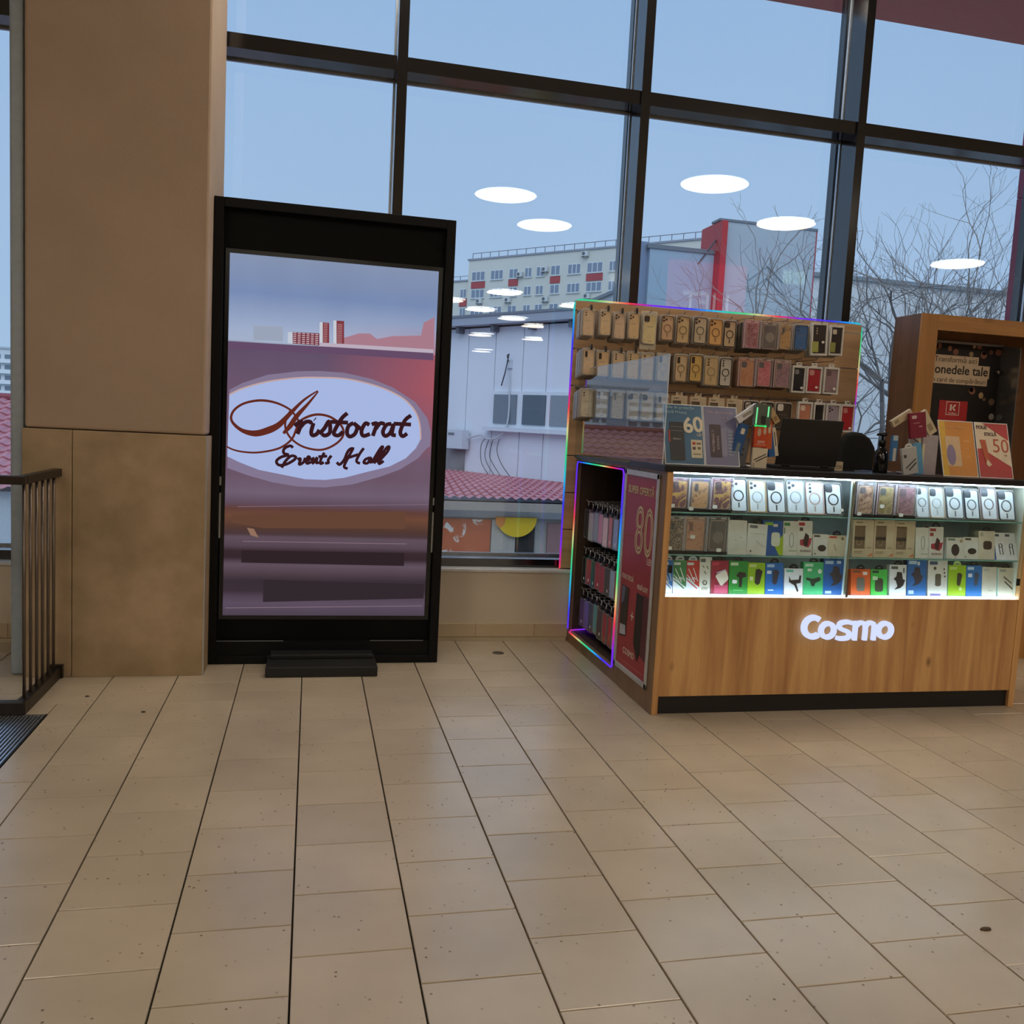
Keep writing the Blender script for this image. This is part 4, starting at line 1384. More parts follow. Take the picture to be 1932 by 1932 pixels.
# printed patterns
LEO = two_tone('leopard_print_brown', '4a3628', 'b89a7c', 'voronoi', 58, 0.28, 0.42, c3='5a4232')
LEOR = two_tone('leopard_print_red', '7e1428', 'd68a98', 'voronoi', 58, 0.30, 0.44, c3='8c2236')
FLOR = two_tone('gold_blossom_print', '702c3a', 'd9a848', 'noise', 26, 0.47, 0.56, c3='e6bc5e')
ROSE = two_tone('rose_gold_print', 'd0906a', '9a5238', 'noise', 30, 0.52, 0.66)
TANP = two_tone('tan_sketch_print', 'd6a068', '6a4026', 'noise', 55, 0.55, 0.66)
DARKP = two_tone('dark_glitter_print', '3d2d25', '57443a', 'voronoi', 200, 0.2, 0.5)
MAUV = two_tone('mauve_glitter_print', 'a8707e', '6a3e40', 'noise', 60, 0.48, 0.62, c3='c89494')
OLIV = two_tone('olive_gold_print', '8e7c3e', 'c0a868', 'noise', 22, 0.42, 0.6)
BRWN = two_tone('brown_glitter_print', 'c89e7c', '7a4e36', 'noise', 50, 0.46, 0.6)
ORNG = two_tone('orange_gold_print', 'c4702a', 'd9964a', 'noise', 18, 0.4, 0.6)
PNKR = two_tone('coral_leopard_print', 'c83a50', 'dd7a80', 'noise', 90, 0.45, 0.55)
GOLDF = two_tone('gold_floral_print', 'c9963c', '5f3f22', 'noise', 45, 0.54, 0.64)

SY = 3.860
KX = 0.9885
# ---- top shelf
Z1 = 0.9645
boxed_case((1.702 * KX, SY, Z1), 0.100, 0.159, 'burgundy boxed case with gold blossoms, first on the top shelf', FLOR, '6a2438', header='c8a0b0', sticker=(-0.3, 0.17), camcol='4a2030')
boxed_case((1.809 * KX, SY, Z1), 0.106, 0.159, 'tan boxed case with sketch print between two burgundy boxes', TANP, '6b5a58', header='7a6ab0', cam='bar', sticker=(-0.38, 0.10), camcol='4a4248')
boxed_case((1.923 * KX, SY, Z1), 0.110, 0.166, 'burgundy boxed case with gold blossoms beside the clear cases', FLOR, '74304a', header='c8a0b0', sticker=(-0.3, 0.17), camcol='4a2030')
cc = [(2.018, 0.098, 0.172, '3f4448', '3c4046', 'tri', 'clear case with dark rim and black ring, next to the burgundy box'),
      (2.118, 0.102, 0.165, 'c8a878', 'b4b8ba', 'tri', 'clear case with gold rim and pale ring on the top shelf'),
      (2.218, 0.108, 0.166, '70757a', '3f4449', 'square3', 'clear case with grey rim and dark ring on the top shelf'),
      (2.324, 0.110, 0.176, 'aeb6ba', 'a9b2b8', 'tri', 'tall clear case with silver rim and pale blue-grey ring'),
      (2.428, 0.110, 0.170, 'd8b8b0', 'cbb0aa', 'dots3', 'clear case with pink rim and rose ring'),
      (2.530, 0.104, 0.166, '33393f', '30343a', 'square3', 'clear case with black rim next to the showcase divider')]
for x, w, h, rim, ring, cm, lb in cc:
    clear_case((x * KX, SY - 0.01, Z1 + 0.003), w, h, lb, rim, ring, cm, 'c3cdd3', lean=0.26, sticker=(0.40, 0.16) if x > 2.5 else None, camcol='3a4048')
boxed_case((2.700 * KX, SY, Z1), 0.101, 0.172, 'brown glitter boxed case, first in the right showcase bay', BRWN, '5c4638', header='b8b0c8', sticker=(-0.3, 0.10), camcol='5a4a50')
boxed_case((2.815 * KX, SY, Z1), 0.102, 0.170, 'olive and gold boxed case in the right showcase bay', OLIV, '6e4a44', header='b8b0c8', sticker=(-0.2, 0.34), camcol='4a4a48')
boxed_case((2.931 * KX, SY, Z1), 0.118, 0.169, 'mauve glitter boxed case in the right showcase bay', MAUV, '7c5464', header='b8b0c8', sticker=(-0.2, 0.10), camcol='6a4a54')
cc = [(3.036, 0.084, 0.170, 'a9b0b4', '8a9094', 'square3', 'narrow clear case with silver rim beside the mauve box'),
      (3.122, 0.098, 0.166, 'c8b8a0', 'b9bcba', 'square3', 'clear case with champagne rim and faint ring'),
      (3.228, 0.114, 0.170, '5b646c', '747c84', 'square3', 'clear case with slate rim in the right showcase bay'),
      (3.330, 0.098, 0.164, '40464e', '6c747c', 'square3', 'slim clear case with dark rim and looped seal'),
      (3.434, 0.106, 0.178, 'a08c90', '8c8084', 'square3', 'clear case with mauve rim and grey ring'),
      (3.540, 0.112, 0.164, '4a4f56', '5c6066', 'square3', 'clear case with charcoal rim at the right end of the top shelf')]
for x, w, h, rim, ring, cm, lb in cc:
    clear_case((x * KX, SY - 0.01, Z1 + 0.003), w, h, lb, rim, ring, cm, 'bcc4c8', lean=0.26, camcol='3c444c')

# ---- middle shelf
Z2 = 0.7645
boxed_case((1.701 * KX, SY, Z2), 0.094, 0.178, 'brown leopard boxed case, first on the middle shelf', LEO, '5e5244', header='d8d0c0', sticker=(-0.3, 0.15), cam='bar', handle=True)
boxed_case((1.798 * KX, SY, Z2), 0.114, 0.179, 'rose gold boxed case beside the brown leopard one', ROSE, 'b47a58', header='e8c8a8', sticker=(-0.1, 0.46), cam='bar', handle=True, camcol='7a4430')
boxed_case((1.915 * KX, SY, Z2), 0.107, 0.181, 'dark brown boxed case with a round magnet', DARKP, '4a3a30', header='d8d0c0', ring='75665a', sticker=(0.1, 0.12), cam='bar', handle=True)
WH = 'dcdad2'
carton((2.024 * KX, SY, Z2), 0.098, 0.165, 'plain white box with tiny plug prints beside the dark boxed case', WH, brand=None, pics=[('rect', -0.1, 0.42, 0.10, 0.03, 'b8b4ac'), ('rect', 0.2, 0.50, 0.10, 0.03, 'b8b4ac'), ('rect', 0, 0.16, 0.8, 0.006, 'b8b4ac')])
carton((2.122 * KX, SY - 0.005, Z2), 0.102, 0.150, 'white adapter box with grey logo leaning on the blue and lime box', WH, brand='7a7a80', pics=[('rect', 0.0, 0.68, 0.8, 0.012, 'a8a8a4'), ('line', 0.15, 0.38, 0.35, 0.16, 'c4c2bc'), ('line', 0.2, 0.34, 0.3, 0.14, 'cfcdc8'), ('rect', -0.3, 0.12, 0.06, 0.05, '3a3a3a')], roll=0.05)
carton((2.214 * KX, SY, Z2), 0.108, 0.168, 'blue box with lime corner and white charger picture', '2a5aa4', tab=None, brand='8ab83a', sidecol='2a62b8',
       pics=[('poly', 0.25, 0.3, 0.5, 0.6, 'a2bc2a', [(0.5, 0.5), (0.5, -0.5), (0.1, -0.5), (-0.3, -0.1), (0.1, 0.3)]), ('rr', 0.12, 0.46, 0.42, 0.40, 'd4d2c0'), ('rect', 0.1, 0.86, 0.22, 0.08, 'dcdcd8')])
carton((2.306 * KX, SY, Z2), 0.080, 0.168, 'white cable box with green header beside the blue and lime box', WH, tab=None, brand='4a8a4a', pics=[('loop', 0.1, 0.45, 0.28, 0.42, 'b0aea4'), ('rect', 0.2, 0.14, 0.5, 0.02, '7aa07a'), ('rect', -0.38, 0.72, 0.06, 0.18, '6a8a6a')])
carton((2.386 * KX, SY, Z2), 0.080, 0.171, 'white charger box with red star and BUSINESS lettering, left bay', WH, brand='b8323c', sidecol='a8303c',
       pics=[('poly', 0.08, 0.42, 0.8, 0.36, 'a83440', [(-0.5, 0.1), (-0.1, 0.2), (0.1, 0.5), (0.3, 0.2), (0.5, 0.3), (0.4, -0.2), (0.2, -0.5), (-0.1, -0.4), (-0.5, -0.3)]), ('poly', 0.08, 0.46, 0.4, 0.4, '33211f', [(-0.1, 0.5), (0.5, 0.3), (0.3, -0.4), (-0.1, -0.5), (-0.5, -0.2)]), ('rect', -0.25, 0.76, 0.22, 0.10, '5a4a44')],
       words=[('BUSINESS', 0.05, 0.14, 0.014, '6a3a36')])
carton((2.474 * KX, SY, Z2), 0.082, 0.108, 'short white box with black oval plug, left bay', WH, tab=None, brand='5a5048', pics=[('oval', 0.1, 0.36, 0.55, 0.30, '352a24'), ('rect', -0.35, 0.1, 0.08, 0.06, '6a6a66')], lean=0.14)
carton((2.566 * KX, SY, Z2), 0.098, 0.104, 'short cream box with red logo at the showcase divider', 'd3c6ac', brand='c43c34', pics=[('line', -0.1, 0.42, 0.12, 0.3, 'b0a088'), ('oval', 0.32, 0.84, 0.14, 0.14, '7a6a4a')], lean=0.14)
kraft_box((2.712 * KX, SY, Z2), 0.116, 0.186, 'kraft window box with case, left of three in the right bay', lean=0.06)
kraft_box((2.832 * KX, SY, Z2), 0.116, 0.188, 'kraft window box with case, middle of three in the right bay', lean=0.06)
kraft_box((2.950 * KX, SY, Z2), 0.115, 0.186, 'kraft window box with case, right of three in the right bay', lean=0.06)
carton((3.052 * KX, SY, Z2), 0.080, 0.155, 'white cable box beside the kraft boxes', WH, tab=None, brand=None, pics=[('loop', 0.05, 0.5, 0.26, 0.42, 'b4b2a8'), ('rect', 0.2, 0.14, 0.5, 0.02, '8aa88a')], sidecol='6a9a6a')
carton((3.132 * KX, SY, Z2), 0.086, 0.160, 'white charger box with red star and BUSINESS lettering, right bay', WH, brand='a84a50', sidecol='a8303c',
       pics=[('poly', 0.08, 0.42, 0.8, 0.36, 'a83440', [(-0.5, 0.1), (-0.1, 0.2), (0.1, 0.5), (0.3, 0.2), (0.5, 0.3), (0.4, -0.2), (0.2, -0.5), (-0.1, -0.4), (-0.5, -0.3)]), ('poly', 0.08, 0.46, 0.36, 0.4, '4a2422', [(-0.1, 0.5), (0.5, 0.3), (0.3, -0.4), (-0.1, -0.5), (-0.5, -0.2)]), ('rect', -0.3, 0.76, 0.22, 0.10, '9a3a3a')],
       words=[('BUSINESS', 0.05, 0.14, 0.014, '8a3a36')])
carton((3.250 * KX, SY, Z2), 0.102, 0.108, 'short white box with black oval wireless charger', WH, tab=None, brand='6a8a7a', pics=[('oval', 0.0, 0.42, 0.46, 0.56, '3a2c26'), ('rect', 0.0, 0.08, 0.01, 0.14, '3a2c26'), ('oval', 0.34, 0.84, 0.16, 0.16, 'b0a080')], lean=0.14)
carton((3.346 * KX, SY, Z2), 0.086, 0.112, 'short white box with dark plug beside the oval charger box', WH, tab=None, brand='5a4a44', pics=[('oval', 0.05, 0.36, 0.60, 0.28, '33271f'), ('rect', -0.4, 0.1, 0.06, 0.05, '6a6a66')], lean=0.14)
carton((3.438 * KX, SY, Z2), 0.098, 0.146, 'tall cream box with dark square plug and black hang tab', 'd9d2c0', brand=None, pics=[('rr', 0.05, 0.50, 0.52, 0.30, '4a352a'), ('rect', -0.3, 0.88, 0.16, 0.12, 'b8bcae')], lean=0.12)
for x, lb in ((3.524, 'left slim white box with dark tweezers print and blue side'), (3.588, 'right slim white box with dark tweezers print and blue side')):
    carton((x * KX, SY - 0.01, Z2), 0.064, 0.140, lb, 'dfe0e2', tab=None, brand='4a4e60', sidecol='4a6ab0', lean=0.30, pics=[('line', -0.12, 0.36, 0.06, 0.36, '3a3a40'), ('line', 0.16, 0.36, 0.06, 0.36, '3a3a40'), ('loop', 0.02, 0.52, 0.3, 0.14, '4a4a50')])

# ---- bottom shelf
Z3 = 0.5722


def cable_box(x, col, lb, n, w=0.066):
    carton((x * KX, SY, Z3), w, 0.158, lb, 'dde0e4', cat='cable box', name='cable_box', tab='c9cdd0', brand=None,
           pics=[('poly', 0.0, 0.60, 1.0, 0.80, col, [(-0.5, 0.5), (0.5, 0.5), (0.5, -0.5), (-0.5, -0.12)]), ('rect', -0.2, 0.90, 0.5, 0.08, 'c9cbc4'), ('line', -0.1, 0.55, 0.5, 0.40, 'd8d6ca'), ('line', 0.2, 0.58, 0.36, 0.40, 'd8d6ca'), ('line', -0.1, 0.40, 0.7, 0.34, 'c9ccc4'), ('line', -0.05, 0.28, 0.8, 0.26, col)], words=[(n, -0.05, 0.46, 0.020, 'e6e4d8')] if n else None)


cable_box(1.676, '2f6aa8', 'blue and white cable box behind the door clip', None, 0.050)
cable_box(1.738, '3f7a44', 'green and white cable box with 3 Meter lettering', '3 Mt')
cable_box(1.806, 'b8382e', 'red and white cable box with 2 Meter lettering', '2 Mt')
carton((1.872 * KX, SY, Z3), 0.062, 0.176, 'white earphone box with tiny earbud prints', 'd8d4c4', tab=None, brand='5a5a5a', pics=[('line', -0.2, 0.74, 0.15, 0.06, '6a665c'), ('line', 0.15, 0.72, 0.15, 0.08, '6a665c'), ('line', -0.05, 0.58, 0.15, 0.08, '6a665c'), ('loop', -0.05, 0.30, 0.30, 0.11, '4a463e'), ('rect', -0.05, 0.13, 0.5, 0.06, 'b8b4a4')])
carton((1.944 * KX, SY, Z3), 0.094, 0.160, 'burgundy box with a large white wall charger', '9a2c3c', cat='charger box', name='charger_box', brand='c84050', pics=[('rect', 0.1, 0.15, 0.75, 0.26, 'c0506a'), ('poly', 0.15, 0.48, 0.72, 0.46, 'e6dcca', [(-0.5, 0.1), (-0.42, 0.22), (0.2, 0.5), (0.34, 0.44), (0.5, 0.0), (0.44, -0.12), (0.0, -0.5), (-0.12, -0.46)]), ('line', 0.1, 0.68, 0.5, -0.1, 'c8bcd8')])
GUN = [(-0.5, 0.25), (-0.2, 0.5), (0.4, 0.45), (0.5, 0.2), (0.1, 0.12), (0.05, -0.5), (-0.2, -0.5), (-0.18, 0.1)]
carton((2.045 * KX, SY, Z3), 0.098, 0.160, 'bright green box with a black phone mount', '2f8a36', cat='car mount box', name='car_mount_box', brand='c8dcb8', pics=[('poly', 0.15, 0.44, 0.56, 0.46, '332a22', GUN), ('rect', 0, 0.12, 0.5, 0.02, '7ac07a')], sticker=(-0.2, 0.38))
CIG = [(-0.3, 0.45), (0.1, 0.5), (0.5, 0.35), (0.2, -0.4), (-0.1, -0.5), (-0.4, -0.35)]
carton((2.141 * KX, SY, Z3), 0.090, 0.153, 'lime green box with car charger in the left bay', '93b81e', cat='car charger box', name='car_charger_box', tab=None, brand='c9d48a', pics=[('poly', 0.1, 0.55, 0.50, 0.52, '332c26', CIG), ('rect', -0.3, 0.5, 0.2, 0.12, 'd8dcae')])
carton((2.238 * KX, SY, Z3), 0.095, 0.154, 'blue box with car charger in the left bay', '2468b0', cat='car charger box', name='car_charger_box', brand='a8c4e0', pics=[('poly', 0.05, 0.55, 0.42, 0.48, '3a3440', CIG), ('rect', -0.3, 0.70, 0.24, 0.10, 'd6dce4'), ('rect', -0.2, 0.14, 0.3, 0.04, 'b8d0e8')])
ARM = [(-0.5, 0.45), (-0.36, 0.2), (0.3, 0.24), (0.36, 0.5), (0.5, 0.46), (0.46, 0.05), (0.1, 0.0), (0.3, -0.4), (0.2, -0.5), (-0.05, -0.1), (-0.5, 0.1)]
carton((2.343 * KX, SY, Z3), 0.100, 0.128, 'white box with a black phone clamp and teal logo', 'dfe2e6', cat='car mount box', name='car_mount_box', brand='6ab8a4', pics=[('poly', 0.08, 0.42, 0.66, 0.66, '2f2823', ARM)])
TRI3 = [(-0.5, 0.35), (-0.1, 0.2), (0.4, 0.4), (0.5, 0.1), (0.1, -0.2), (0.05, -0.5), (-0.15, -0.45), (-0.25, 0.0), (-0.5, 0.1)]
carton((2.451 * KX, SY, Z3), 0.108, 0.161, 'mint green box with a black three-armed mount', '43b070', cat='car mount box', name='car_mount_box', brand='b8e0c4', pics=[('poly', 0.02, 0.42, 0.74, 0.32, '2f3a2c', TRI3), ('oval', 0.32, 0.72, 0.2, 0.14, 'd8e6d4'), ('rect', -0.2, 0.76, 0.2, 0.08, 'd8e6d4')])
MNT = [(-0.2, 0.5), (0.2, 0.48), (0.3, 0.1), (0.5, 0.05), (0.35, -0.25), (0.1, -0.4), (-0.4, -0.5), (-0.15, -0.3), (-0.3, 0.0), (-0.5, 0.1), (-0.25, 0.25)]
carton((2.563 * KX, SY, Z3), 0.112, 0.178, 'large blue box with a black car mount at the divider', '1f5a9e', cat='car mount box', name='car_mount_box', brand='a8c0d8', sidecol='0f2a50', pics=[('poly', 0.12, 0.52, 0.66, 0.56, '3c3438', MNT), ('rect', 0.25, 0.91, 0.2, 0.08, 'c4d0dc'), ('rect', -0.25, 0.08, 0.3, 0.08, 'a8c0dc')])
carton((2.718 * KX, SY, Z3), 0.108, 0.130, 'orange box with a grey power bank', 'cf5a24', cat='power bank box', name='power_bank_box', brand='7a4a34', pics=[('rr', 0.0, 0.42, 0.42, 0.52, '6a6458'), ('rect', 0.22, 0.84, 0.22, 0.12, 'e6d8c8')], lean=0.12)
carton((2.823 * KX, SY, Z3), 0.092, 0.130, 'light green box with a dark smart watch', '48b848', cat='watch box', name='watch_box', brand='2a3a2a', pics=[('rr', 0.0, 0.40, 0.50, 0.52, '40402e'), ('rect', -0.25, 0.66, 0.3, 0.14, 'b8dcae')], lean=0.12)
carton((2.931 * KX, SY, Z3), 0.095, 0.155, 'white box with a black clamp car mount', 'd8d8d4', cat='car mount box', name='car_mount_box', brand='5a5a58', pics=[('poly', 0.08, 0.48, 0.70, 0.58, '2e2622', MNT), ('rect', 0.34, 0.82, 0.08, 0.16, '5a5a58')])
carton((3.040 * KX, SY, Z3), 0.112, 0.186, 'large blue box with a black car mount in the right bay', '2a66a4', cat='car mount box', name='car_mount_box', brand='b8ccdc', sidecol='16304e', pics=[('poly', 0.02, 0.52, 0.62, 0.52, '3f3840', MNT), ('rr', 0.08, 0.88, 0.12, 0.10, 'd8dce0'), ('rect', -0.28, 0.10, 0.26, 0.10, 'a8c0d8')])
carton((3.164 * KX, SY, Z3), 0.114, 0.185, 'white box with a dark phone strap picture', 'd6d2c6', tab=None, brand='4a5a78', pics=[('rr', 0.02, 0.44, 0.30, 0.34, '5a5242'), ('oval', -0.15, 0.76, 0.14, 0.09, '4a4238'), ('oval', 0.32, 0.74, 0.07, 0.05, '4a4238'), ('oval', 0.34, 0.64, 0.07, 0.05, '4a4238'), ('oval', 0.36, 0.54, 0.07, 0.05, '4a4238'), ('rect', -0.1, 0.03, 0.5, 0.05, '7a6aa8')])
carton((3.280 * KX, SY, Z3), 0.104, 0.158, 'lime green box with car charger in the right bay', '9cc020', cat='car charger box', name='car_charger_box', tab='c8e08a', brand='c4dc7a', sidecol='58b070', pics=[('poly', 0.12, 0.54, 0.34, 0.44, '3f3a24', CIG), ('oval', 0.2, 0.24, 0.2, 0.12, 'c9dc8a')])
carton((3.382 * KX, SY, Z3), 0.094, 0.158, 'blue box with car charger in the right bay', '2a70b4', cat='car charger box', name='car_charger_box', brand='c4d8e8', pics=[('poly', 0.15, 0.56, 0.34, 0.46, '4a505c', CIG), ('rect', -0.25, 0.68, 0.24, 0.12, 'd6e0ea')])
carton((3.476 * KX, SY, Z3), 0.088, 0.152, 'plain cream box with black hang tab', 'd2ccb8', brand='b8b8ac', pics=[('rect', 0.1, 0.2, 0.3, 0.03, 'b0a894')])
carton((3.574 * KX, SY - 0.005, Z3), 0.096, 0.150, 'cream cable box with two dark cables at the right end', 'cfcab4', cat='cable box', name='cable_box', brand='9aa094', sidecol='b4dcd0', pics=[('line', 0.1, 0.58, 0.5, 0.22, '4a443a'), ('line', 0.16, 0.40, 0.5, 0.26, '4a443a')])

# ---- goods on the slat wall: front piece of every hook, plus the pieces queued behind it
FY = 5.055
HKM = mat('8a8580', 0.3, metal=0.9)


def queue(x, z, w, h, n, lb, col, grp):
    """packs hanging behind the front one on the same hook"""
    k = ('queued', round(w, 3), round(h, 3))
    if k not in _cache:
        me = MB().prism(rrect(0, h / 2, w, h, 0.011), -0.006, 0.006).mesh('packed_case')
        _cache[k] = me
    for i in range(n):
        key = k + (col,)
        if key not in _cache:
            me = _cache[k].copy()
            me.materials.append(mat(col, 0.25, coat=0.3))
            _cache[key] = me
        o = bpy.data.objects.new('packed_case', _cache[key])
        COL.objects.link(o)
        o.location = (x + random.uniform(-0.003, 0.003), FY + 0.024 + 0.022 * i, z - 0.004 - 0.004 * i)
        tag(o, lb, 'phone case', grp)


def hook(x, z):
    mb = MB().tube([(x - BX0, 0.0, z - BZ0), (x - BX0, -0.225, z - BZ0 - 0.004), (x - BX0, -0.235, z - BZ0 + 0.010)], 0.0022, 6)
    mb.box(x - BX0 - 0.010, x - BX0 + 0.010, -0.006, 0.0, z - BZ0 - 0.010, z - BZ0 + 0.006)
    mb.build('hook', HKM, pn)


SAND = 'c2aa8c'
rowA = [(1.564, .078, .1596, 'dots2', None, True, SAND, 'b8a68e'), (1.669, .074, .152, 'tri', None, True, 'c6ad8a', 'b8a68e'), (1.757, .076, .160, 'tri', None, True, 'bfa68c', 'b0a090'), (1.847, .074, .161, 'tri', None, True, 'c4a880', 'b8a68e'),
        (1.946, .092, .185, 'square3', None, False, 'c4b488', 'cfc4ac'), (2.059, .087, .156, 'tri', '8a6a48', False, 'c0a080', '6e563e'), (2.160, .092, .172, 'tri', '8a734c', False, 'b8a078', '6e563e'), (2.271, .093, .167, 'tri', '6a5e4e', False, 'b4a68c', '4a4038'),
        (2.373, .096, .164, 'tri', '8a6638', False, 'c89e66', '9a6e3a'), (2.466, .088, .168, 'square3', '2a241e', False, 'b39e80', '241e1a')]
zA = [1.872, 1.882, 1.867, 1.873, 1.850, 1.879, 1.868, 1.875, 1.873, 1.867]
nameA = ['first from the left on the top hook row', 'second from the left on the top hook row', 'third from the left on the top hook row', 'fourth from the left on the top hook row', 'in a large bag on the top hook row',
         'beside the bagged one on the top row', 'with a gold flash label on the top row', 'with grey camera cutout on the top row', 'with amber rim on the top row', 'with black rim beside the leopard stack']
for i, (r, z) in enumerate(zip(rowA, zA)):
    x, w, h, cm, ring, clip, face, rim = r
    clear_case((x, FY, z), w, h, 'clear phone case pack ' + nameA[i], rim, ring, cm, face, clip=clip, camcol='3a2e24', bag='c9bfa8' if i == 4 else None)
    queue(x, z, w, h, 4, 'clear phone case packs queued behind the front pack on the top hook row', 'a8988a', 'packs queued on the top hook row')
    hook(x, z + h + 0.008)
boxed_case((2.612, FY, 1.871), .106, .172, 'pink box case with red leopard rings on the top hook row', LEOR, 'b07886', header='e0c8cc', base=False, handle=True, cam='bar', camcol='8a2030')
queue(2.612, 1.871, .104, .170, 5, 'boxed cases queued behind the leopard ring box', '5e5c58', 'boxes queued behind the leopard ring box')
boxed_case((2.729, FY, 1.872), .116, .167, 'dark grey boxed case with a round magnet on the top hook row', DARKP, '6a5c50', header='c8c0b4', base=False, ring='8a7c6e', handle=True, cam='square3')
queue(2.729, 1.872, .114, .165, 4, 'boxed cases queued behind the round magnet box', '6e645a', 'boxes queued behind the round magnet box')
boxed_case((2.838, FY, 1.880), .090, .161, 'gold floral boxed case on the top hook row', GOLDF, 'a88a58', header='d8ccb0', base=False, handle=True, cam='bar')
queue(2.838, 1.880, .088, .160, 4, 'boxed cases queued behind the gold floral box', '8a7a60', 'boxes queued behind the gold floral box')
clear_case((2.947, FY, 1.884), .100, .162, 'blue phone case in a clear pack on the top hook row', '3a4a66', None, 'dots2', '3f6290', camcol='26344c')
queue(2.947, 1.884, .098, .160, 4, 'packs queued behind the blue phone case', '8a8684', 'packs queued behind the blue case')
card_window_box((3.078, FY, 1.860), .112, .204, 'white window box with black case and lime label on the top row', '2a1f18', labelcard='a8ac58', cam='dots3', camcol='b8a888', sticker=(0.16, 0.40), roll=-0.04)
queue(3.078, 1.862, .108, .198, 3, 'window boxes queued behind the lime label box', 'b8b2a4', 'boxes queued behind the lime label box')
card_window_box((3.193, FY, 1.868), .094, .189, 'narrow white window box with dark case at the end of the top row', '241a15', labelcard='9a9c50', cam='square3', camcol='d0c4b0')
queue(3.193, 1.870, .090, .184, 3, 'window boxes queued at the end of the top row', 'b8b2a4', 'boxes queued at the end of the top row')
for x in (2.612, 2.729, 2.838, 2.947, 3.078, 3.193):
    hook(x, 2.062)

rowB = [(1.579, .079, .160, 'bar', None, True, SAND, 'b0a090'), (1.667, .085, .158, 'bar', None, True, 'c4a882', 'b0a090'), (1.765, .083, .161, 'dots3', None, True, SAND, 'b8a68e'), (1.856, .083, .169, 'dots3', None, True, 'c6ae86', 'b8a68e'),
        (1.946, .090, .169, 'dots2', None, False, 'c0ac8e', 'b8a68e'), (2.049, .088, .172, 'bar', 'a8b0b8', False, 'bcae98', 'a8a090'), (2.164, .086, .170, 'bar', '8a734c', False, 'bca582', '8a6e4c'), (2.260, .092, .172, 'bar', '7a6038', False, 'c0a060', '4a3a24'),
        (2.362, .098, .182, 'dots3', 'a08c68', False, 'b8a078', 'a8946e'), (2.457, .088, .182, 'dots3', '241e1a', False, 'b4aea2', '201a16')]
nameB = ['first from the left on the second hook row', 'second from the left on the second hook row', 'third from the left on the second hook row', 'fourth from the left on the second hook row', 'fifth from the left behind the acrylic guard, second row',
         'just behind the guard edge, second row', 'right beside the guard edge, second row', 'with dark camera bar and gold shine, second row', 'with three lens holes and round print, second row', 'with black rim and silver glare, second row']
zB = [1.644, 1.640, 1.637, 1.636, 1.636, 1.636, 1.640, 1.645, 1.629, 1.629]
for i, (r, z) in enumerate(zip(rowB, zB)):
    x, w, h, cm, ring, clip, face, rim = r
    clear_case((x, FY, z), w, h, 'clear phone case pack ' + nameB[i], rim, ring, cm, face, clip=clip, camcol='33281e')
    queue(x, z, w, h, 5 if i == 0 else 3, 'clear phone case packs queued behind the front pack on the second hook row', 'a8988a', 'packs queued on the second hook row')
    hook(x, z + h + 0.008)
boxed_case((2.596, FY, 1.637), .112, .177, 'orange gold boxed case on the second hook row', ORNG, 'a85a34', header='e0b890', base=False, handle=True)
boxed_case((2.712, FY, 1.644), .110, .174, 'coral red boxed case on the second hook row', PNKR, '8a5044', header='e0c0b0', base=False, handle=True)
boxed_case((2.835, FY, 1.645), .110, .172, 'rose floral boxed case on the second hook row', MAUV, 'a07060', header='e0c8b8', base=False, handle=True)
for x, w in ((2.596, .110), (2.712, .108), (2.835, .108)):
    queue(x, 1.645, w, .168, 3, 'boxed cases queued behind the patterned boxes of the second row', '8a6a58', 'boxes queued behind the patterned boxes')
card_window_box((2.954, FY, 1.622), .092, .167, 'white window box with black case on the second hook row', '16161a', sticker=(0.18, 0.18), camcol='8a8a8a', hang=True)
card_window_box((3.060, FY, 1.625), .108, .166, 'white window box with red case on the second hook row', 'b0242c', sticker=(0.12, 0.22), camcol='d89a90', hang=True)
card_window_box((3.180, FY, 1.626), .106, .168, 'white window box with mauve case on the second hook row', '9c8286', sticker=(0.16, 0.20), camcol='7a6264', hang=True)
for x in (2.954, 3.060, 3.180):
    queue(x, 1.628, .090, .160, 2, 'window boxes queued at the right of the second row', 'b4aea4', 'boxes queued at the right of the second row')
for x in (2.596, 2.712, 2.835, 2.954, 3.060, 3.180):
    hook(x, 1.835)

rowC = [(1.581, 'dots2'), (1.676, 'dots3'), (1.776, 'dots3'), (1.872, 'square3'), (1.965, 'square3'), (2.060, 'bar')]
ordn = ['first', 'second', 'third', 'fourth', 'fifth', 'sixth']
for i, (x, cm) in enumerate(rowC):
    clear_case((x, FY, 1.396), .086, .172, 'clear phone case pack, %s from the left on the third row' % ordn[i], 'b8ae9e', None, cm, 'c6bcaa', camcol='4a4038')
    queue(x, 1.396, .084, .170, 5 if i == 0 else 2, 'clear phone case packs queued behind the front pack on the third hook row', 'a8988a', 'packs queued on the third hook row')
    hook(x, 1.578)
for i, x in enumerate((2.168, 2.291, 2.412, 2.532)):
    kraft_box((x, FY, 1.368), .104, .190, 'kraft hanging box with case, %s from the left on the third row' % ordn[i], hang=True)
    hook(x, 1.580)
for x, w, c, lb, cc_ in ((2.645, .104, '4a423a', 'grey-black case pack behind the charger stand, third row', 'c8bcac'), (2.753, .097, '50463c', 'dark case pack hidden behind the charger stand, third row', 'b8ac9c'), (2.868, .115, '453d36', 'charcoal case pack above the laptop, third row', 'd8d0c4')):
    clear_case((x, FY, 1.382), w, .178, lb, '26201c', None, 'square3', c, camcol=cc_)
    hook(x, 1.580)
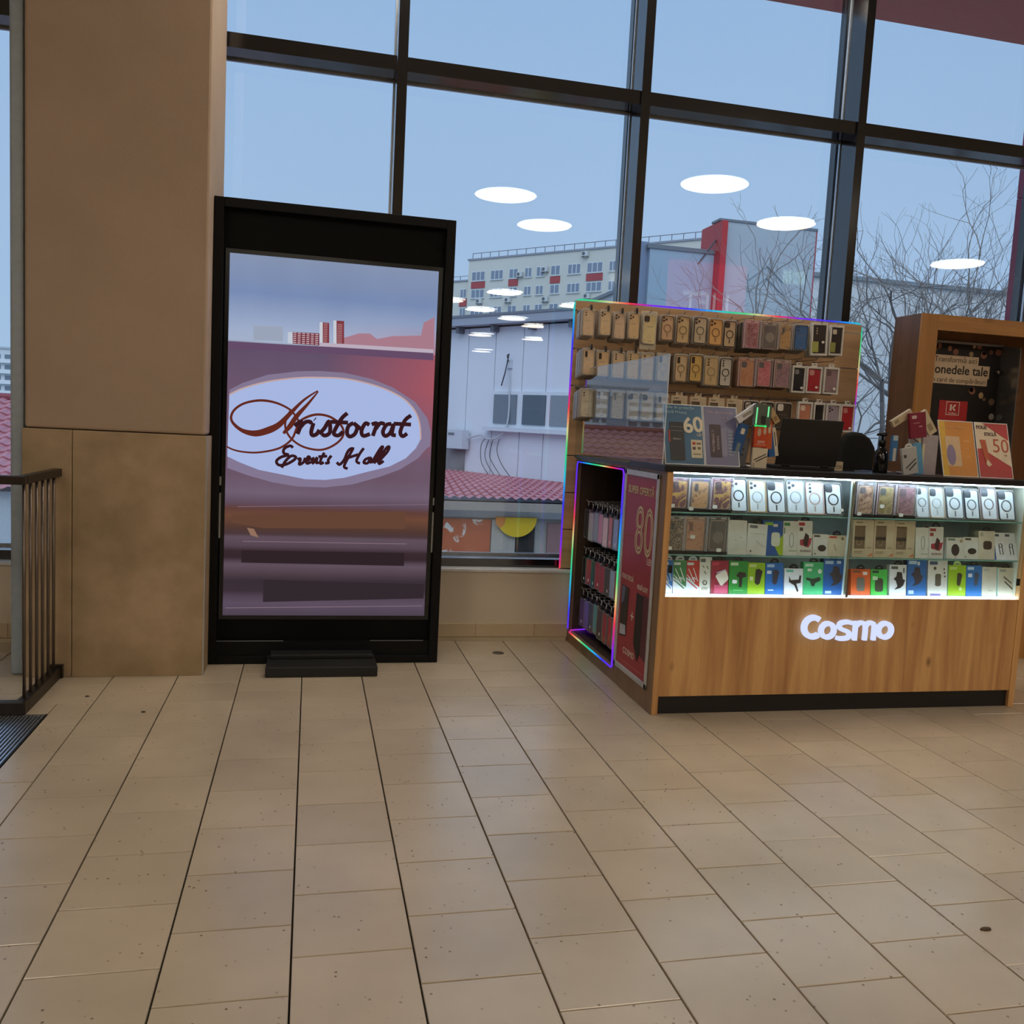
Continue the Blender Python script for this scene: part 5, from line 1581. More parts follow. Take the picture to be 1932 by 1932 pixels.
for x, w, c, lb, cc_ in ((3.016, .099, 'cf8a6c', 'peach case in a clear pack above the laptop, third row', 'e8d4c0'), (3.115, .074, '15130f', 'slim black case pack above the laptop, third row', '0a0a0a'), (3.213, .100, 'a89ca8', 'lilac case pack with dark lens dots, third row', '2a2428'), (3.316, .100, 'b5262e', 'red case pack at the right end of the third row', 'd08a80')):
    card_window_box((x, FY, 1.394), w, .176, lb, c, cam='square3' if c != 'a89ca8' else 'tri', camcol=cc_, sticker=(0.16, 0.14) if c == 'b5262e' else None, hang=True)
    hook(x, 1.580)

# ---- soft cases hanging in the side niche
def niche_case(y, z, w, h, col, lb, sticker=False, dx=0.0, cat='phone case', front=True):
    t = thing('hanging_case', lb, cat, (1.665 + dx, y, z), (0, 0, -PI / 2 + random.uniform(-0.12, 0.12)), 'soft cases in the side niche')
    wh = (w, h)
    part('soft_case', wh, lambda: MB().prism(rrect(0, h / 2, w, h, 0.010), -0.005, 0.005), mat(col, 0.4, coat=0.2), t)
    part('clear_sleeve', wh, lambda: MB().frame(rrect(0, h / 2, w + 0.010, h + 0.012, 0.010), rrect(0, h / 2, w + 0.004, h + 0.006, 0.009), -0.006, 0.006), mat('8e8a8c', 0.2, coat=0.3), t)
    if front:
        part('hanger_head', 'head', lambda: MB().prism([(-0.020, 0), (0.020, 0), (0.014, 0.018), (0.005, 0.026), (-0.005, 0.026), (-0.014, 0.018)], -0.004, 0.004), TABB, t).location = (0, 0, h + 0.004)
        part('hanger_hook', 'hook', lambda: MB().tube([(0, 0, 0.0), (0, 0, 0.012), (0.006, 0, 0.020), (0, 0, 0.026), (-0.006, 0, 0.022)], 0.0026, 6), mat('e6e6ec', 0.25), t).location = (0, 0, h + 0.028)
    if sticker:
        part('price_sticker', 'nichest', lambda: MB().prism([(-0.008, 0), (0, 0.011), (0.008, 0), (0, -0.011)][::-1], -0.0066, -0.0052), STICK, t).location = (0.006, 0, h * 0.16)


N1 = [('3a4046', 'black-grey'), ('b0b4b6', 'silver grey'), ('9aa2aa', 'grey'), ('e094a4', 'dusty pink'), ('f0c8d0', 'pale pink'), ('dc8090', 'rose'), ('9caada', 'lilac blue'), ('202026', 'black'), ('d07088', 'deep pink')]
N2 = [('262628', 'black'), ('b43044', 'red'), ('2a2e32', 'black glitter'), ('b83450', 'crimson'), ('b0385a', 'raspberry'), ('4c4a54', 'charcoal'), ('a4b8d8', 'light blue'), ('ac2c30', 'dark red'), ('b83c3a', 'brick red')]
N3 = [('785e98', 'violet'), ('8474c8', 'blue violet'), ('505a66', 'slate'), ('64b494', 'mint green'), ('4a424c', 'dark grey'), ('ae2c34', 'red'), ('c03038', 'bright red'), ('dc98a0', 'pink'), ('8c8690', 'smoke grey')]
pos = ['deepest at the back', 'second from the back', 'third from the back', 'fourth from the back', 'in the middle', 'fourth from the front', 'third from the front', 'second from the front', 'nearest the poster']
for row, zz, hh, nm in ((N1, 0.668, 0.165, 'upper'), (N2, 0.395, 0.150, 'middle'), (N3, 0.125, 0.165, 'lower')):
    for i, (c, cn) in enumerate(row):
        y = 5.145 - 0.0875 * i
        niche_case(y, zz + random.uniform(-0.008, 0.008), 0.072, hh, c, '%s soft case on the %s hook row of the niche, %s' % (cn, nm, pos[i]), sticker=random.random() < 0.45)
        for q in (1, 2, 3):
            dx = 0.045 * q
            niche_case(y + random.uniform(-0.004, 0.004), zz + 0.002, 0.072, hh, ['3c3a40', '5a5458', '6e5a60'][(i + q) % 3] if random.random() < 0.5 else c,
                       'soft cases queued behind the front ones on the %s niche row' % nm, dx=dx, front=(q < 3))
        MB().tube([(0.316, y - 4.255, zz + hh + 0.060), (0.06, y - 4.255, zz + hh + 0.056), (0.05, y - 4.255, zz + hh + 0.066)], 0.0022, 6).build('hook', HOOK, sd)

# ================================================================== ON THE COUNTER
CT = 1.1805


def sign_holder(x, y, label, col, w=0.205, h=0.300, lean=0.29):
    t = thing('price_sign', label, 'sign', (x, y, CT), (-lean, 0, 0))
    MB().box(-w / 2, w / 2, -0.0016, 0.0016, 0.0, h).build('sheet', mat(col, 0.35, var=0.10, scale=5), t)
    bd = mat('d8dcdc', 0.3)
    MB().frame([(-w / 2, 0), (-w / 2, h), (w / 2, h), (w / 2, 0)], [(-w / 2 + 0.004, 0.004), (-w / 2 + 0.004, h - 0.004), (w / 2 - 0.004, h - 0.004), (w / 2 - 0.004, 0.004)], -0.0028, 0.0026).build('acrylic_border', bd, t)
    MB().quadbox((-w / 2, 0.003, 0.004), (w / 2, 0.003, 0.004), (w / 2, 0.060, 0.0185), (-w / 2, 0.060, 0.0185), (0, 0.0004, -0.002)).build('foot', bd, t)
    return t


IV = mat('d9d2bc', 0.5)
t = sign_holder(1.742, 3.935, 'blue sign for privacy glass foil with price 60 LEI', '2c6288')
yy = -0.0034
text('lettering', 'Folie de protecție', 0.021, -0.092, yy, 0.283, mat('9fc4d6', 0.5), t, align='LEFT')
text('lettering', 'Sticlă Privacy', 0.021, -0.092, yy, 0.259, mat('9fc4d6', 0.5), t, align='LEFT')
text('price_lettering', '60', 0.105, 0.050, yy, 0.195, IV, t, offset=0.003, rot=0.12)
text('price_lettering', 'LEI', 0.020, 0.080, yy, 0.150, IV, t)
MB().prism(rrect(-0.035, 0.115, 0.075, 0.190, 0.010), yy, yy + 0.0008).build('printed_phone', mat('1a1a1c', 0.4), t)
MB().box(-0.078, -0.070, yy - 0.0003, yy + 0.0008, 0.11, 0.17).build('printed_accent', mat('b8452c', 0.5), t)
MB().box(-0.066, -0.006, yy - 0.0006, yy, 0.185, 0.187).box(-0.066, -0.006, yy - 0.0006, yy, 0.165, 0.167).build('printed_bars', mat('8a8a88', 0.5), t)
text('lettering', 'PRIVACY', 0.011, -0.035, yy - 0.0006, 0.125, mat('c8c8c4', 0.5), t)
MB().box(0.035, 0.092, yy, yy + 0.0008, 0.035, 0.125).build('printed_card', mat('d2c8ac', 0.5), t)
MB().box(0.042, 0.058, yy - 0.0004, yy, 0.100, 0.114).build('printed_mark', mat('b04428', 0.5), t)
MB().box(0.042, 0.058, yy - 0.0004, yy, 0.076, 0.090).build('printed_mark', mat('5a3a3a', 0.5), t)
MB().box(0.064, 0.086, yy - 0.0004, yy, 0.102, 0.112).box(0.068, 0.084, yy - 0.0004, yy, 0.078, 0.090).box(0.044, 0.084, yy - 0.0004, yy, 0.052, 0.056).build('printed_lines', mat('6a6454', 0.5), t)

t = sign_holder(1.937, 3.935, 'purple-teal sign for protective glass foil next to the blue one', '6f6f92', w=0.180)
text('lettering', 'Folie de protecție', 0.0205, 0.0, yy, 0.268, mat('c9b8c8', 0.5), t, squeeze=0.92)
text('lettering', 'Sticlă', 0.022, 0.02, yy, 0.242, mat('b9b4cc', 0.5), t)
MB().prism(rrect(-0.030, 0.125, 0.060, 0.165, 0.006), yy, yy + 0.0008).build('printed_phone', mat('3a2630', 0.4), t)
MB().box(0.0, 0.028, yy, yy + 0.0008, 0.05, 0.19).build('printed_panel', mat('8a8aa4', 0.5), t)
text('lettering', 'PROTEJEAZĂ-ȚI', 0.016, -0.042, yy - 0.0006, 0.125, mat('b8a8ac', 0.5), t, rot=PI / 2)
text('lettering', 'ECRANUL', 0.016, -0.018, yy - 0.0006, 0.118, mat('b8a8ac', 0.5), t, rot=PI / 2)
ls = MB()
for k in range(8):
    ls.box(0.036, 0.036 + (0.030, 0.022, 0.044, 0.036, 0.020, 0.034, 0.040, 0.024)[k], yy, yy + 0.0006, 0.172 - 0.0165 * k, 0.176 - 0.0165 * k)
ls.build('printed_lines', mat('9fb4bc', 0.5), t)

t = sign_holder(3.272, 3.935, 'yellow-orange sign with a white phone picture', 'd08a2c', w=0.212)
MB().box(-0.102, -0.066, yy + 0.001, yy + 0.0016, 0.004, 0.296).build('yellow_band', mat('d4a92c', 0.4), t)
text('lettering', 'huse silicon', 0.022, 0.0, yy, 0.262, mat('e0b070', 0.5), t)
MB().prism(rrect(-0.030, 0.135, 0.088, 0.160, 0.006), yy, yy + 0.0008).build('printed_phone', mat('d2b48a', 0.4), t)
MB().disc_y(-0.045, 0.115, 0.026, 0.055, yy - 0.0004, yy + 0.0004).build('printed_cloud', mat('86789a', 0.5), t)
MB().box(0.04, 0.075, yy, yy + 0.0006, 0.19, 0.194).box(0.04, 0.065, yy, yy + 0.0006, 0.15, 0.153).box(0.045, 0.072, yy, yy + 0.0006, 0.11, 0.113).build('printed_lines', mat('e8b878', 0.5), t)

t = sign_holder(3.488, 3.935, 'red and cream sign for glass foil with price 50 LEI', 'b53434', w=0.206)
MB().prism([(-0.099, 0.155), (-0.099, 0.296), (-0.055, 0.296), (0.099, 0.205), (0.099, 0.065), (-0.03, 0.135), (-0.06, 0.16)], yy + 0.0010, yy + 0.0016).build('cream_band', mat('dccbb0', 0.4), t)
text('lettering', 'FOLIE', 0.026, -0.060, yy, 0.272, mat('4a2622', 0.5), t, offset=0.0008)
text('lettering', 'STICLĂ', 0.024, -0.010, yy, 0.236, mat('4a2622', 0.5), t, offset=0.0008)
text('price_lettering', '50', 0.105, 0.045, yy, 0.172, mat('b04a36', 0.5), t, offset=-0.0006)
text('price_lettering', 'LEI', 0.014, 0.07, yy, 0.125, mat('7a5a44', 0.5), t)
MB().prism([(-0.080, 0.205), (-0.045, 0.205), (-0.030, 0.085), (-0.055, 0.075)], yy - 0.0005, yy + 0.0005).build('printed_phone', mat('b85428', 0.4), t)
MB().prism([(-0.045, 0.100), (-0.020, 0.072), (-0.042, 0.060), (-0.056, 0.075)], yy - 0.0009, yy + 0.0005).build('printed_tip', mat('d8c4a4', 0.4), t)


def spinner(x, y, label):
    t = thing('charger_stand', label, 'display stand', (x, y, CT))
    MB().lathe([(0.002, 0), (0.06, 0), (0.06, 0.006), (0.052, 0.010), (0.010, 0.012)], n=24).build('base', STEEL, t, smooth=True)
    MB().cyl((0, 0, 0.010), (0, 0, 0.315), 0.005).build('pole', STEEL, t)
    for k in range(6):
        a = PI * k / 3
        MB().tube([(0, 0, 0.300), (0.03 * math.cos(a), 0.03 * math.sin(a), 0.312), (0.05 * math.cos(a), 0.05 * math.sin(a), 0.300)], 0.0018, 6).build('wire_arm', STEEL, t)
    return t


spinner(2.128, 4.02, 'wire stand with hanging charger boxes beside the laptop')
carton((2.005, 3.960, 1.405), 0.036, 0.126, 'slim white box tilted at the top left of the stand near the laptop', 'd2d4d8', tab=None, brand=None, lean=0, roll=0.94, d=0.02, pics=[('rect', 0, 0.45, 0.4, 0.4, '9a948c')])
g = thing('green_glint_pack', 'grey charger pack with green reflections drawn as glow on the stand near the laptop', 'charger pack', (2.123, 3.935, 1.380), (0, 0.03, 0))
MB().prism(rrect(0, 0.055, 0.088, 0.110, 0.008), -0.006, 0.008).build('blister_tray', mat('5d665c', 0.25, coat=0.4), g)
MB().box(-0.036, -0.030, -0.009, -0.006, 0.012, 0.092).box(0.024, 0.030, -0.009, -0.006, 0.05, 0.100).build('green_glint_bar', glow('7df0a0', 0.9), g)  # green reflection on the pack imitated with glowing bars and dots
MB().disc_y(-0.034, 0.004, 0.006, 0.006, -0.010, -0.006, 10).disc_y(0.018, 0.004, 0.006, 0.006, -0.010, -0.006, 10).box(-0.034, 0.018, -0.009, -0.006, 0.001, 0.007).build('green_glint_dots', glow('3fe070', 0.9), g)
MB().box(-0.005, 0.015, -0.010, -0.006, 0.015, 0.052).build('plug', mat('1d1f1d', 0.4), g)
carton((2.213, 3.955, 1.405), 0.030, 0.078, 'small tan box tilted at the right of the stand near the laptop', 'b49a6c', tab=None, brand=None, lean=0, roll=-0.62, d=0.03, pics=[('rect', 0, 0.3, 0.6, 0.3, '8a7048')])
carton((2.000, 3.965, 1.195), 0.048, 0.200, 'long blue box hanging at the left of the stand near the laptop', '24558e', tab=None, brand=None, lean=0, roll=0.24, d=0.02, pics=[('rect', 0, 0.82, 0.4, 0.14, 'd4ccb4'), ('rect', 0, 0.35, 0.4, 0.36, '7a8a94')])
carton((2.045, 3.985, 1.185), 0.060, 0.140, 'grey box with small print at the foot of the stand near the laptop', '77767a', tab=None, brand=None, lean=0, roll=0.12, d=0.02, pics=[('rect', 0, 0.6, 0.3, 0.06, '4a4a4c'), ('rect', 0, 0.4, 0.3, 0.06, '4a4a4c')])
carton((2.124, 3.940, 1.282), 0.072, 0.100, 'orange 20W charger box in the middle of the stand', 'c4481c', cat='charger box', name='charger_box', tab=None, brand=None, lean=0, d=0.02, pics=[('oval', -0.15, 0.72, 0.26, 0.40, 'c0a890'), ('oval', 0.25, 0.78, 0.22, 0.34, 'c0a890'), ('rect', 0, 0.12, 0.8, 0.02, 'e0c0a8')], words=[('20W', 0.0, 0.24, 0.020, 'e8dcc8')])
carton((2.120, 3.928, 1.1815), 0.078, 0.096, 'cream cable box with two dark cables under the orange box', 'd8cdb4', cat='cable box', name='cable_box', tab=None, brand=None, lean=0, d=0.014, roll=0.02, pics=[('line', 0.0, 0.55, 0.8, -0.34, '33281f'), ('line', 0.1, 0.45, 0.7, -0.30, '33281f'), ('rect', -0.38, 0.18, 0.06, 0.05, '4a4038'), ('rect', -0.38, 0.08, 0.06, 0.05, '4a4038')])
carton((2.182, 3.975, 1.275), 0.030, 0.140, 'narrow orange box at the right of the orange 20W box', 'c45a24', tab=None, brand=None, lean=0, roll=-0.06, d=0.05, pics=[('rect', 0, 0.7, 0.5, 0.3, 'd8c4a0')])
carton((2.226, 3.985, 1.240), 0.050, 0.140, 'blue box with white spine hanging next to the laptop lid', '2a64a4', tab=None, brand=None, lean=0, roll=-0.20, d=0.02, pics=[('rect', 0.32, 0.5, 0.36, 1.0, 'd4ccb4'), ('rect', 0.32, 0.6, 0.1, 0.5, '4a4640')])

spinner(3.020, 4.02, 'wire stand with hanging charger boxes beside the yellow sign')
carton((2.860, 3.965, 1.430), 0.036, 0.125, 'slim tan box tilted at the top left of the stand by the yellow sign', 'c2b294', tab=None, brand=None, lean=0, roll=1.0, d=0.02, pics=[('rect', 0, 0.2, 0.5, 0.2, '94866a')])
carton((2.995, 3.935, 1.368), 0.092, 0.128, 'burgundy charger pack at the top of the stand by the yellow sign', '7a1c34', cat='charger pack', name='charger_box', tab=None, brand=None, lean=0, roll=-0.16, d=0.018, pics=[('rr', -0.22, 0.84, 0.3, 0.13, 'c8b0b0'), ('rect', -0.1, 0.6, 0.4, 0.03, 'b07a84'), ('rect', 0.15, 0.45, 0.2, 0.04, 'c09aa0')])
carton((3.108, 3.975, 1.395), 0.050, 0.130, 'cream box tilted behind the yellow sign', 'c4b898', tab=None, brand=None, lean=0, roll=-0.62, d=0.02, pics=[('rect', 0, 0.3, 0.5, 0.3, '9a8c6c')])
carton((2.893, 3.975, 1.245), 0.032, 0.130, 'small blue and white box hanging beside the black bottle', '3a74a8', tab=None, brand=None, lean=0, d=0.016, pics=[('rect', 0, 0.9, 0.8, 0.2, 'a8bcc4'), ('rect', 0, 0.25, 0.5, 0.5, 'd4d0c4')])
carton((2.975, 3.940, 1.184), 0.086, 0.135, 'pale grey cable box with two dark cables on the stand by the yellow sign', 'aeb0ae', cat='cable box', name='cable_box', tab='c8cccc', brand=None, lean=0, roll=-0.20, d=0.016, pics=[('line', 0.05, 0.40, 0.7, -0.30, '2c2a28'), ('line', 0.15, 0.28, 0.5, -0.24, '2c2a28'), ('rect', -0.3, 0.7, 0.16, 0.12, '3a3a3c')])
carton((3.040, 3.965, 1.184), 0.050, 0.160, 'light blue box behind the pale grey cable box', '5c9ac0', tab=None, brand=None, lean=0, roll=-0.18, d=0.02)
carton((3.100, 3.985, 1.182), 0.090, 0.205, 'tall grey-lilac box standing behind the yellow sign', 'a8a0a4', tab=None, brand=None, lean=0, d=0.03, pics=[('rect', -0.42, 0.4, 0.16, 0.75, 'd0c8a4')])
carton((3.030, 3.990, 1.300), 0.070, 0.110, 'white box with black stripes in the middle of the stand by the yellow sign', 'b4b2ac', tab=None, brand=None, lean=0, roll=-0.1, d=0.016, pics=[('line', 0.0, 0.5, 0.7, 0.3, '2c2a28'), ('rect', 0.3, 0.3, 0.2, 0.5, 'd4cca8')])

# black pump bottle
t = thing('pump_bottle', 'glossy black bottle standing left of the charger stand by the yellow sign', 'bottle', (2.870, 4.04, CT))
GB = mat('070708', 0.12, coat=0.5)
MB().lathe([(0.002, 0), (0.034, 0), (0.037, 0.01), (0.037, 0.085), (0.030, 0.112), (0.016, 0.128), (0.014, 0.14)], n=24).build('body', GB, t, smooth=True)
MB().lathe([(0.017, 0.138), (0.018, 0.165), (0.012, 0.170), (0.006, 0.172), (0.006, 0.190)], n=16).build('collar', BLACK, t, smooth=True)
MB().lathe([(0.006, 0.188), (0.020, 0.190), (0.020, 0.205), (0.004, 0.208)], n=16).tube([(0, 0, 0.198), (0, 0.03, 0.200), (0, 0.045, 0.194)], 0.006, 8).build('pump_head', BLACK, t, smooth=True)

# laptop seen from behind
t = thing('laptop', 'open black laptop seen from behind on the counter', 'laptop', (2.448, 4.048, CT))
LB = mat('131210', 0.45, var=0.12)
MB().box(-0.168, 0.168, 0.004, 0.215, 0.0, 0.016).build('keyboard_base', LB, t, bevel=0.003)
MB().quadbox((-0.170, 0.0, 0.017), (0.170, 0.0, 0.017), (0.170, -0.044, 0.250), (-0.170, -0.044, 0.250), (0, 0.008, 0.0014)).build('lid', LB, t, bevel=0.002)
MB().quadbox((-0.160, 0.0085, 0.027), (0.160, 0.0085, 0.027), (0.160, -0.0335, 0.244), (-0.160, -0.0335, 0.244), (0, 0.0006, 0.0001)).build('screen', mat('1a1d22', 0.15), t)
for x in (-0.11, 0.11):
    MB().cyl((x - 0.02, 0.004, 0.016), (x + 0.02, 0.004, 0.016), 0.006, 10).build('hinge', BLACK, t)

t = thing('small_white_box', 'small white box with dark OII lettering right of the laptop', 'box', (2.645, 4.075, CT))
MB().box(-0.022, 0.022, -0.015, 0.015, 0, 0.046).build('carton', mat('c9b99a', 0.5), t)
text('lettering', 'OII', 0.026, 0.0, -0.0156, 0.018, mat('3a2418', 0.5), t)
for i, (x, y, a, c, lb) in enumerate(((2.80, 4.20, 0.3, 'b8bcc4', 'thin pale paper slip left on the counter behind the laptop'), (2.93, 4.21, -0.2, '5a6a9a', 'blue paper slip on the counter before the chair'), (2.99, 4.17, 0.1, 'd0d4da', 'white paper slip on the counter near the black bottle'))):
    o = tag(MB().box(-0.045, 0.045, -0.03, 0.03, 0, 0.0016 + 0.001 * i).build('paper_slip', mat(c, 0.6)), lb, 'paper')
    o.location = (x, y, CT)
    o.rotation_euler = (0, 0, a)
t = thing('dark_phone', 'dark flat phone lying on the counter right of the laptop', 'phone', (2.70, 4.12, CT), (0, 0, 0.2))
MB().prism(rrect(0, 0, 0.075, 0.12, 0.01), 0.0, 0.008, 'z').build('body', BLACK, t)
MB().prism(rrect(0, 0, 0.068, 0.11, 0.008), 0.008, 0.0085, 'z').build('glass', mat('1c2226', 0.1), t)

# chair behind the counter
t = thing('office_chair', 'black padded chair back rising behind the counter', 'chair', (3.07, 4.56, 0))
PAD = mat('060607', 0.85, var=0.15)
prof = [(-0.20, 0.62), (-0.135, 0.95), (-0.115, 1.15), (-0.095, 1.33), (-0.082, 1.378), (-0.03, 1.391), (0.02, 1.386), (0.07, 1.36), (0.105, 1.31), (0.122, 1.25), (0.120, 1.17), (0.14, 0.95), (0.20, 0.62)]
MB().prism(prof, -0.035, 0.035).build('backrest', PAD, t, bevel=0.02)
MB().prism(rrect(0, 0.27, 0.46, 0.42, 0.08), 0.46, 0.54, 'z').build('seat', PAD, t, bevel=0.02)
MB().box(-0.03, 0.03, -0.06, -0.036, 0.40, 0.80).build('back_bracket', BLACK, t)
MB().box(-0.03, 0.03, -0.035, 0.26, 0.41, 0.455).build('seat_plate', BLACK, t)
MB().cyl((0, 0.24, 0.09), (0, 0.24, 0.41), 0.028).build('gas_column', BLACK, t)
for k in range(5):
    a = 2 * PI * k / 5
    ex, ey = 0.24 * math.cos(a), 0.24 + 0.24 * math.sin(a)
    lg = MB().tube([(0, 0.24, 0.10), (ex, ey, 0.065)], 0.02, 8).build('leg', BLACK, t)
    MB().cyl((ex - 0.01, ey, 0.028), (ex + 0.01, ey, 0.028), 0.028, 14).build('castor', BLACK, lg)

# ================================================================== COIN MACHINE AT THE RIGHT
t = thing('coin_machine_cabinet', 'oak cabinet of a coin machine with a dark poster inside', 'cabinet', (3.55, 4.72, 0))
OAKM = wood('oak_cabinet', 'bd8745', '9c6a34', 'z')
OAKMX = wood('oak_cabinet_cross', 'bd8745', '9c6a34', 'x')
IW = 1.26
MB().box(0, 0.112, 0.0, 0.018, 0, 2.124).build('front_stile', OAKM, t)
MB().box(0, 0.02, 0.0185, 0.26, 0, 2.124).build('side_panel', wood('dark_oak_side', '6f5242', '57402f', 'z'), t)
MB().box(0.112, IW - 0.112, 0.0, 0.018, 2.032, 2.124).build('top_rail', OAKMX, t)
MB().box(IW - 0.112, IW, 0.0, 0.018, 0, 2.124).build('front_stile', OAKM, t)
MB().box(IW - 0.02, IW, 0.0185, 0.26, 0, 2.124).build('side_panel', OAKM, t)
MB().box(0.0205, IW - 0.0205, 0.0185, 0.26, 2.104, 2.124).build('top_board', OAKM, t)
INN = wood('brown_inner_board', '7c5434', '674425', 'z')
MB().box(0.0205, IW - 0.0205, 0.245, 0.26, 0.02, 2.103).build('back_board', INN, t)
MB().box(0.112, IW - 0.112, 0.0, 0.018, 0, 0.95).build('lower_door', OAKM, t)
MB().box(0.055, 0.775, 0.232, 0.240, 1.1, 1.995).build('dark_poster', mat('17120f', 0.35), t)
MB().box(0.055, 0.785, 0.226, 0.231, 1.990, 2.004).build('poster_rail', ALU, t)
MB().quadbox((0.778, 0.236, 1.0), (0.778, 0.236, 2.0), (0.766, 0.06, 1.97), (0.766, 0.06, 1.0), (0.006, 0, 0)).build('glass_door_edge', mat('8d8f90', 0.2, metal=0.7), t)
MB().cyl((0.753, 0.20, 1.83), (0.753, 0.232, 1.83), 0.016, 12).build('door_knob', STEEL, t, smooth=True)
CP = mat('cdb79a', 0.55)
py = 0.2314
MB().box(0.20, 0.612, py - 0.001, py, 1.862, 1.915).build('text_strip', CP, t)
MB().box(0.09, 0.700, py - 0.001, py, 1.782, 1.8618).build('text_strip', CP, t)
MB().box(0.09, 0.690, py - 0.001, py, 1.735, 1.7818).build('text_strip', CP, t)
text('lettering', 'Transformă aici', 0.049, 0.60, py - 0.0015, 1.887, mat('4a3626', 0.5), t, align='RIGHT')
text('lettering', 'monedele tale', 0.080, 0.690, py - 0.0015, 1.823, mat('1f1712', 0.5), t, align='RIGHT', offset=0.0012)
text('lettering', 'în card de cumpărături', 0.043, 0.680, py - 0.0015, 1.758, mat('4a3626', 0.5), t, align='RIGHT')
random.seed(21)
for k in range(26):
    x = random.uniform(0.22, 0.76)
    z = random.uniform(1.93, 1.985) if k < 13 else random.uniform(1.52, 1.72)
    if k >= 13 and 0.33 < x < 0.58 and z < 1.64:
        continue
    r = random.uniform(0.012, 0.024)
    MB().disc_y(x, z, r, r * random.uniform(0.8, 1.2), py - 0.0008, py, 16).build('printed_coin', mat(random.choice(['a58a66', '8a5a44', '9a938a', '6a5240']), 0.5), t)
MB().box(0.352, 0.562, py - 0.0012, py, 1.44, 1.63).build('logo_field', mat('b01f24', 0.45), t)
MB().frame([(0.404, 1.538), (0.404, 1.624), (0.502, 1.624), (0.502, 1.538)], [(0.408, 1.542), (0.408, 1.620), (0.498, 1.620), (0.498, 1.542)], py - 0.002, py - 0.0012).build('logo_frame', mat('e0cfc0', 0.5), t)
kk = MB()
kk.box(0.432, 0.446, py - 0.002, py - 0.0012, 1.566, 1.606)
kk.prism([(0.449, 1.586), (0.464, 1.606), (0.476, 1.606), (0.476, 1.603), (0.462, 1.586)], py - 0.002, py - 0.0012)
kk.prism([(0.449, 1.585), (0.462, 1.585), (0.476, 1.569), (0.476, 1.566), (0.464, 1.566)][::-1], py - 0.002, py - 0.0012)
kk.build('logo_letter', mat('e0cfc0', 0.5), t)
text('lettering', 'Kaufland', 0.017, 0.453, py - 0.002, 1.551, mat('e0cfc0', 0.5), t)

# ================================================================== OUTSIDE THE WINDOW
GZ = -3.2
structure(MB().box(-160, 160, 5.7, 320, GZ - 0.2, GZ).build('ground_outside', mottled('grey_asphalt', '9a9c9e', 'aaacae', 0.4, 0.9)), 'grey ground outside')

# own building: red canopy above the window and red pillar
structure(MB().box(-9, 16, 5.66, 6.5, 4.64, 4.95).build('trim_3', mat('ee8c84', 0.6)), 'red canopy edge above the window outside')
pl_ = thing('red_pillar', 'crimson metal pillar outside the window at the right', 'pillar', (5.76, 6.42, GZ))
for z0, z1 in ((0, 3.0), (3.006, 5.2), (5.206, 6.62), (6.626, 7.83)):
    MB().box(-0.085, 0.085, -0.08, 0.08, z0, z1).build('cladding_panel', mat('a13a52', 0.45), pl_)
MB().box(-0.078, 0.078, -0.074, 0.074, 0.0, 7.8).build('pillar_core', mat('3a1820', 0.6), pl_)

# --- long apartment block with red balcony panels
ap = thing('apartment_block', 'long cream apartment block with red panels under some windows', 'building', (19.965, 120.0, 0), (0, 0, math.atan2(-0.76048, 0.64936)))
APW = mottled('cream_render', 'c4c5bd', 'cdcec6', 0.05, 0.9)
MB().box(0, 37, 0, 12, GZ, 23.17).build('wall', APW, ap)
MB().box(-6.5, 0, 0.6, 11, GZ, 20.6).build('side_wing', APW, ap)
MB().box(-0.15, 37.2, -0.15, 12.1, 23.17, 23.38).build('parapet', mat('8b93a0', 0.7), ap)
MB().box(-6.6, -0.15, 0.45, 11.1, 20.6, 20.8).build('parapet', mat('8b93a0', 0.7), ap)
rl = mat('66707c', 0.6)
MB().box(0.5, 36.9, 0.1, 0.16, 24.05, 24.12).build('roof_rail', rl, ap)
for k in range(25):
    MB().box(0.5 + 1.47 * k, 0.57 + 1.47 * k, 0.1, 0.16, 23.38, 24.1).build('rail_post', rl, ap)
MB().box(-6.4, -0.4, 0.7, 0.76, 21.3, 21.36).build('roof_rail', rl, ap)
for k in range(5):
    MB().box(-6.4 + 1.45 * k, -6.33 + 1.45 * k, 0.7, 0.76, 20.8, 21.35).build('rail_post', rl, ap)
WG = mat('78879a', 0.15, spec=0.6)
WF = mat('d2d8da', 0.5)
spans = [(0.68, 2.89, 3), (3.9, 5.93, 3), (6.95, 8.34, 2), (9.46, 10.55, 2), (11.3, 12.45, 2), (13.51, 14.87, 2), (16.06, 17.9, 3), (18.85, 21.04, 3), (21.98, 22.96, 2), (24.0, 25.1, 2), (26.04, 27.1, 2), (28.4, 30.2, 3), (31.4, 33.4, 3), (34.6, 35.8, 2)]
rows = [(20.42, 21.66), (18.15, 19.32), (15.8, 16.98), (13.4, 14.6)]


def far_window(parent, x0, x1, z0, z1, n, y=0.0):
    f = MB()
    f.box(x0, x1, y - 0.06, y + 0.02, z0, z1)
    fo = f.build('window', WF, parent)
    w = (x1 - x0) / n
    for k in range(n):
        MB().box(x0 + w * k + 0.07, x0 + w * (k + 1) - 0.07, y - 0.09, y - 0.061, z0 + 0.09, z1 - 0.09).build('pane', WG, fo)
    MB().box(x0 - 0.06, x1 + 0.06, y - 0.16, y + 0.0, z0 - 0.10, z0 - 0.001).build('sill', mat('c2c8ca', 0.6), fo)


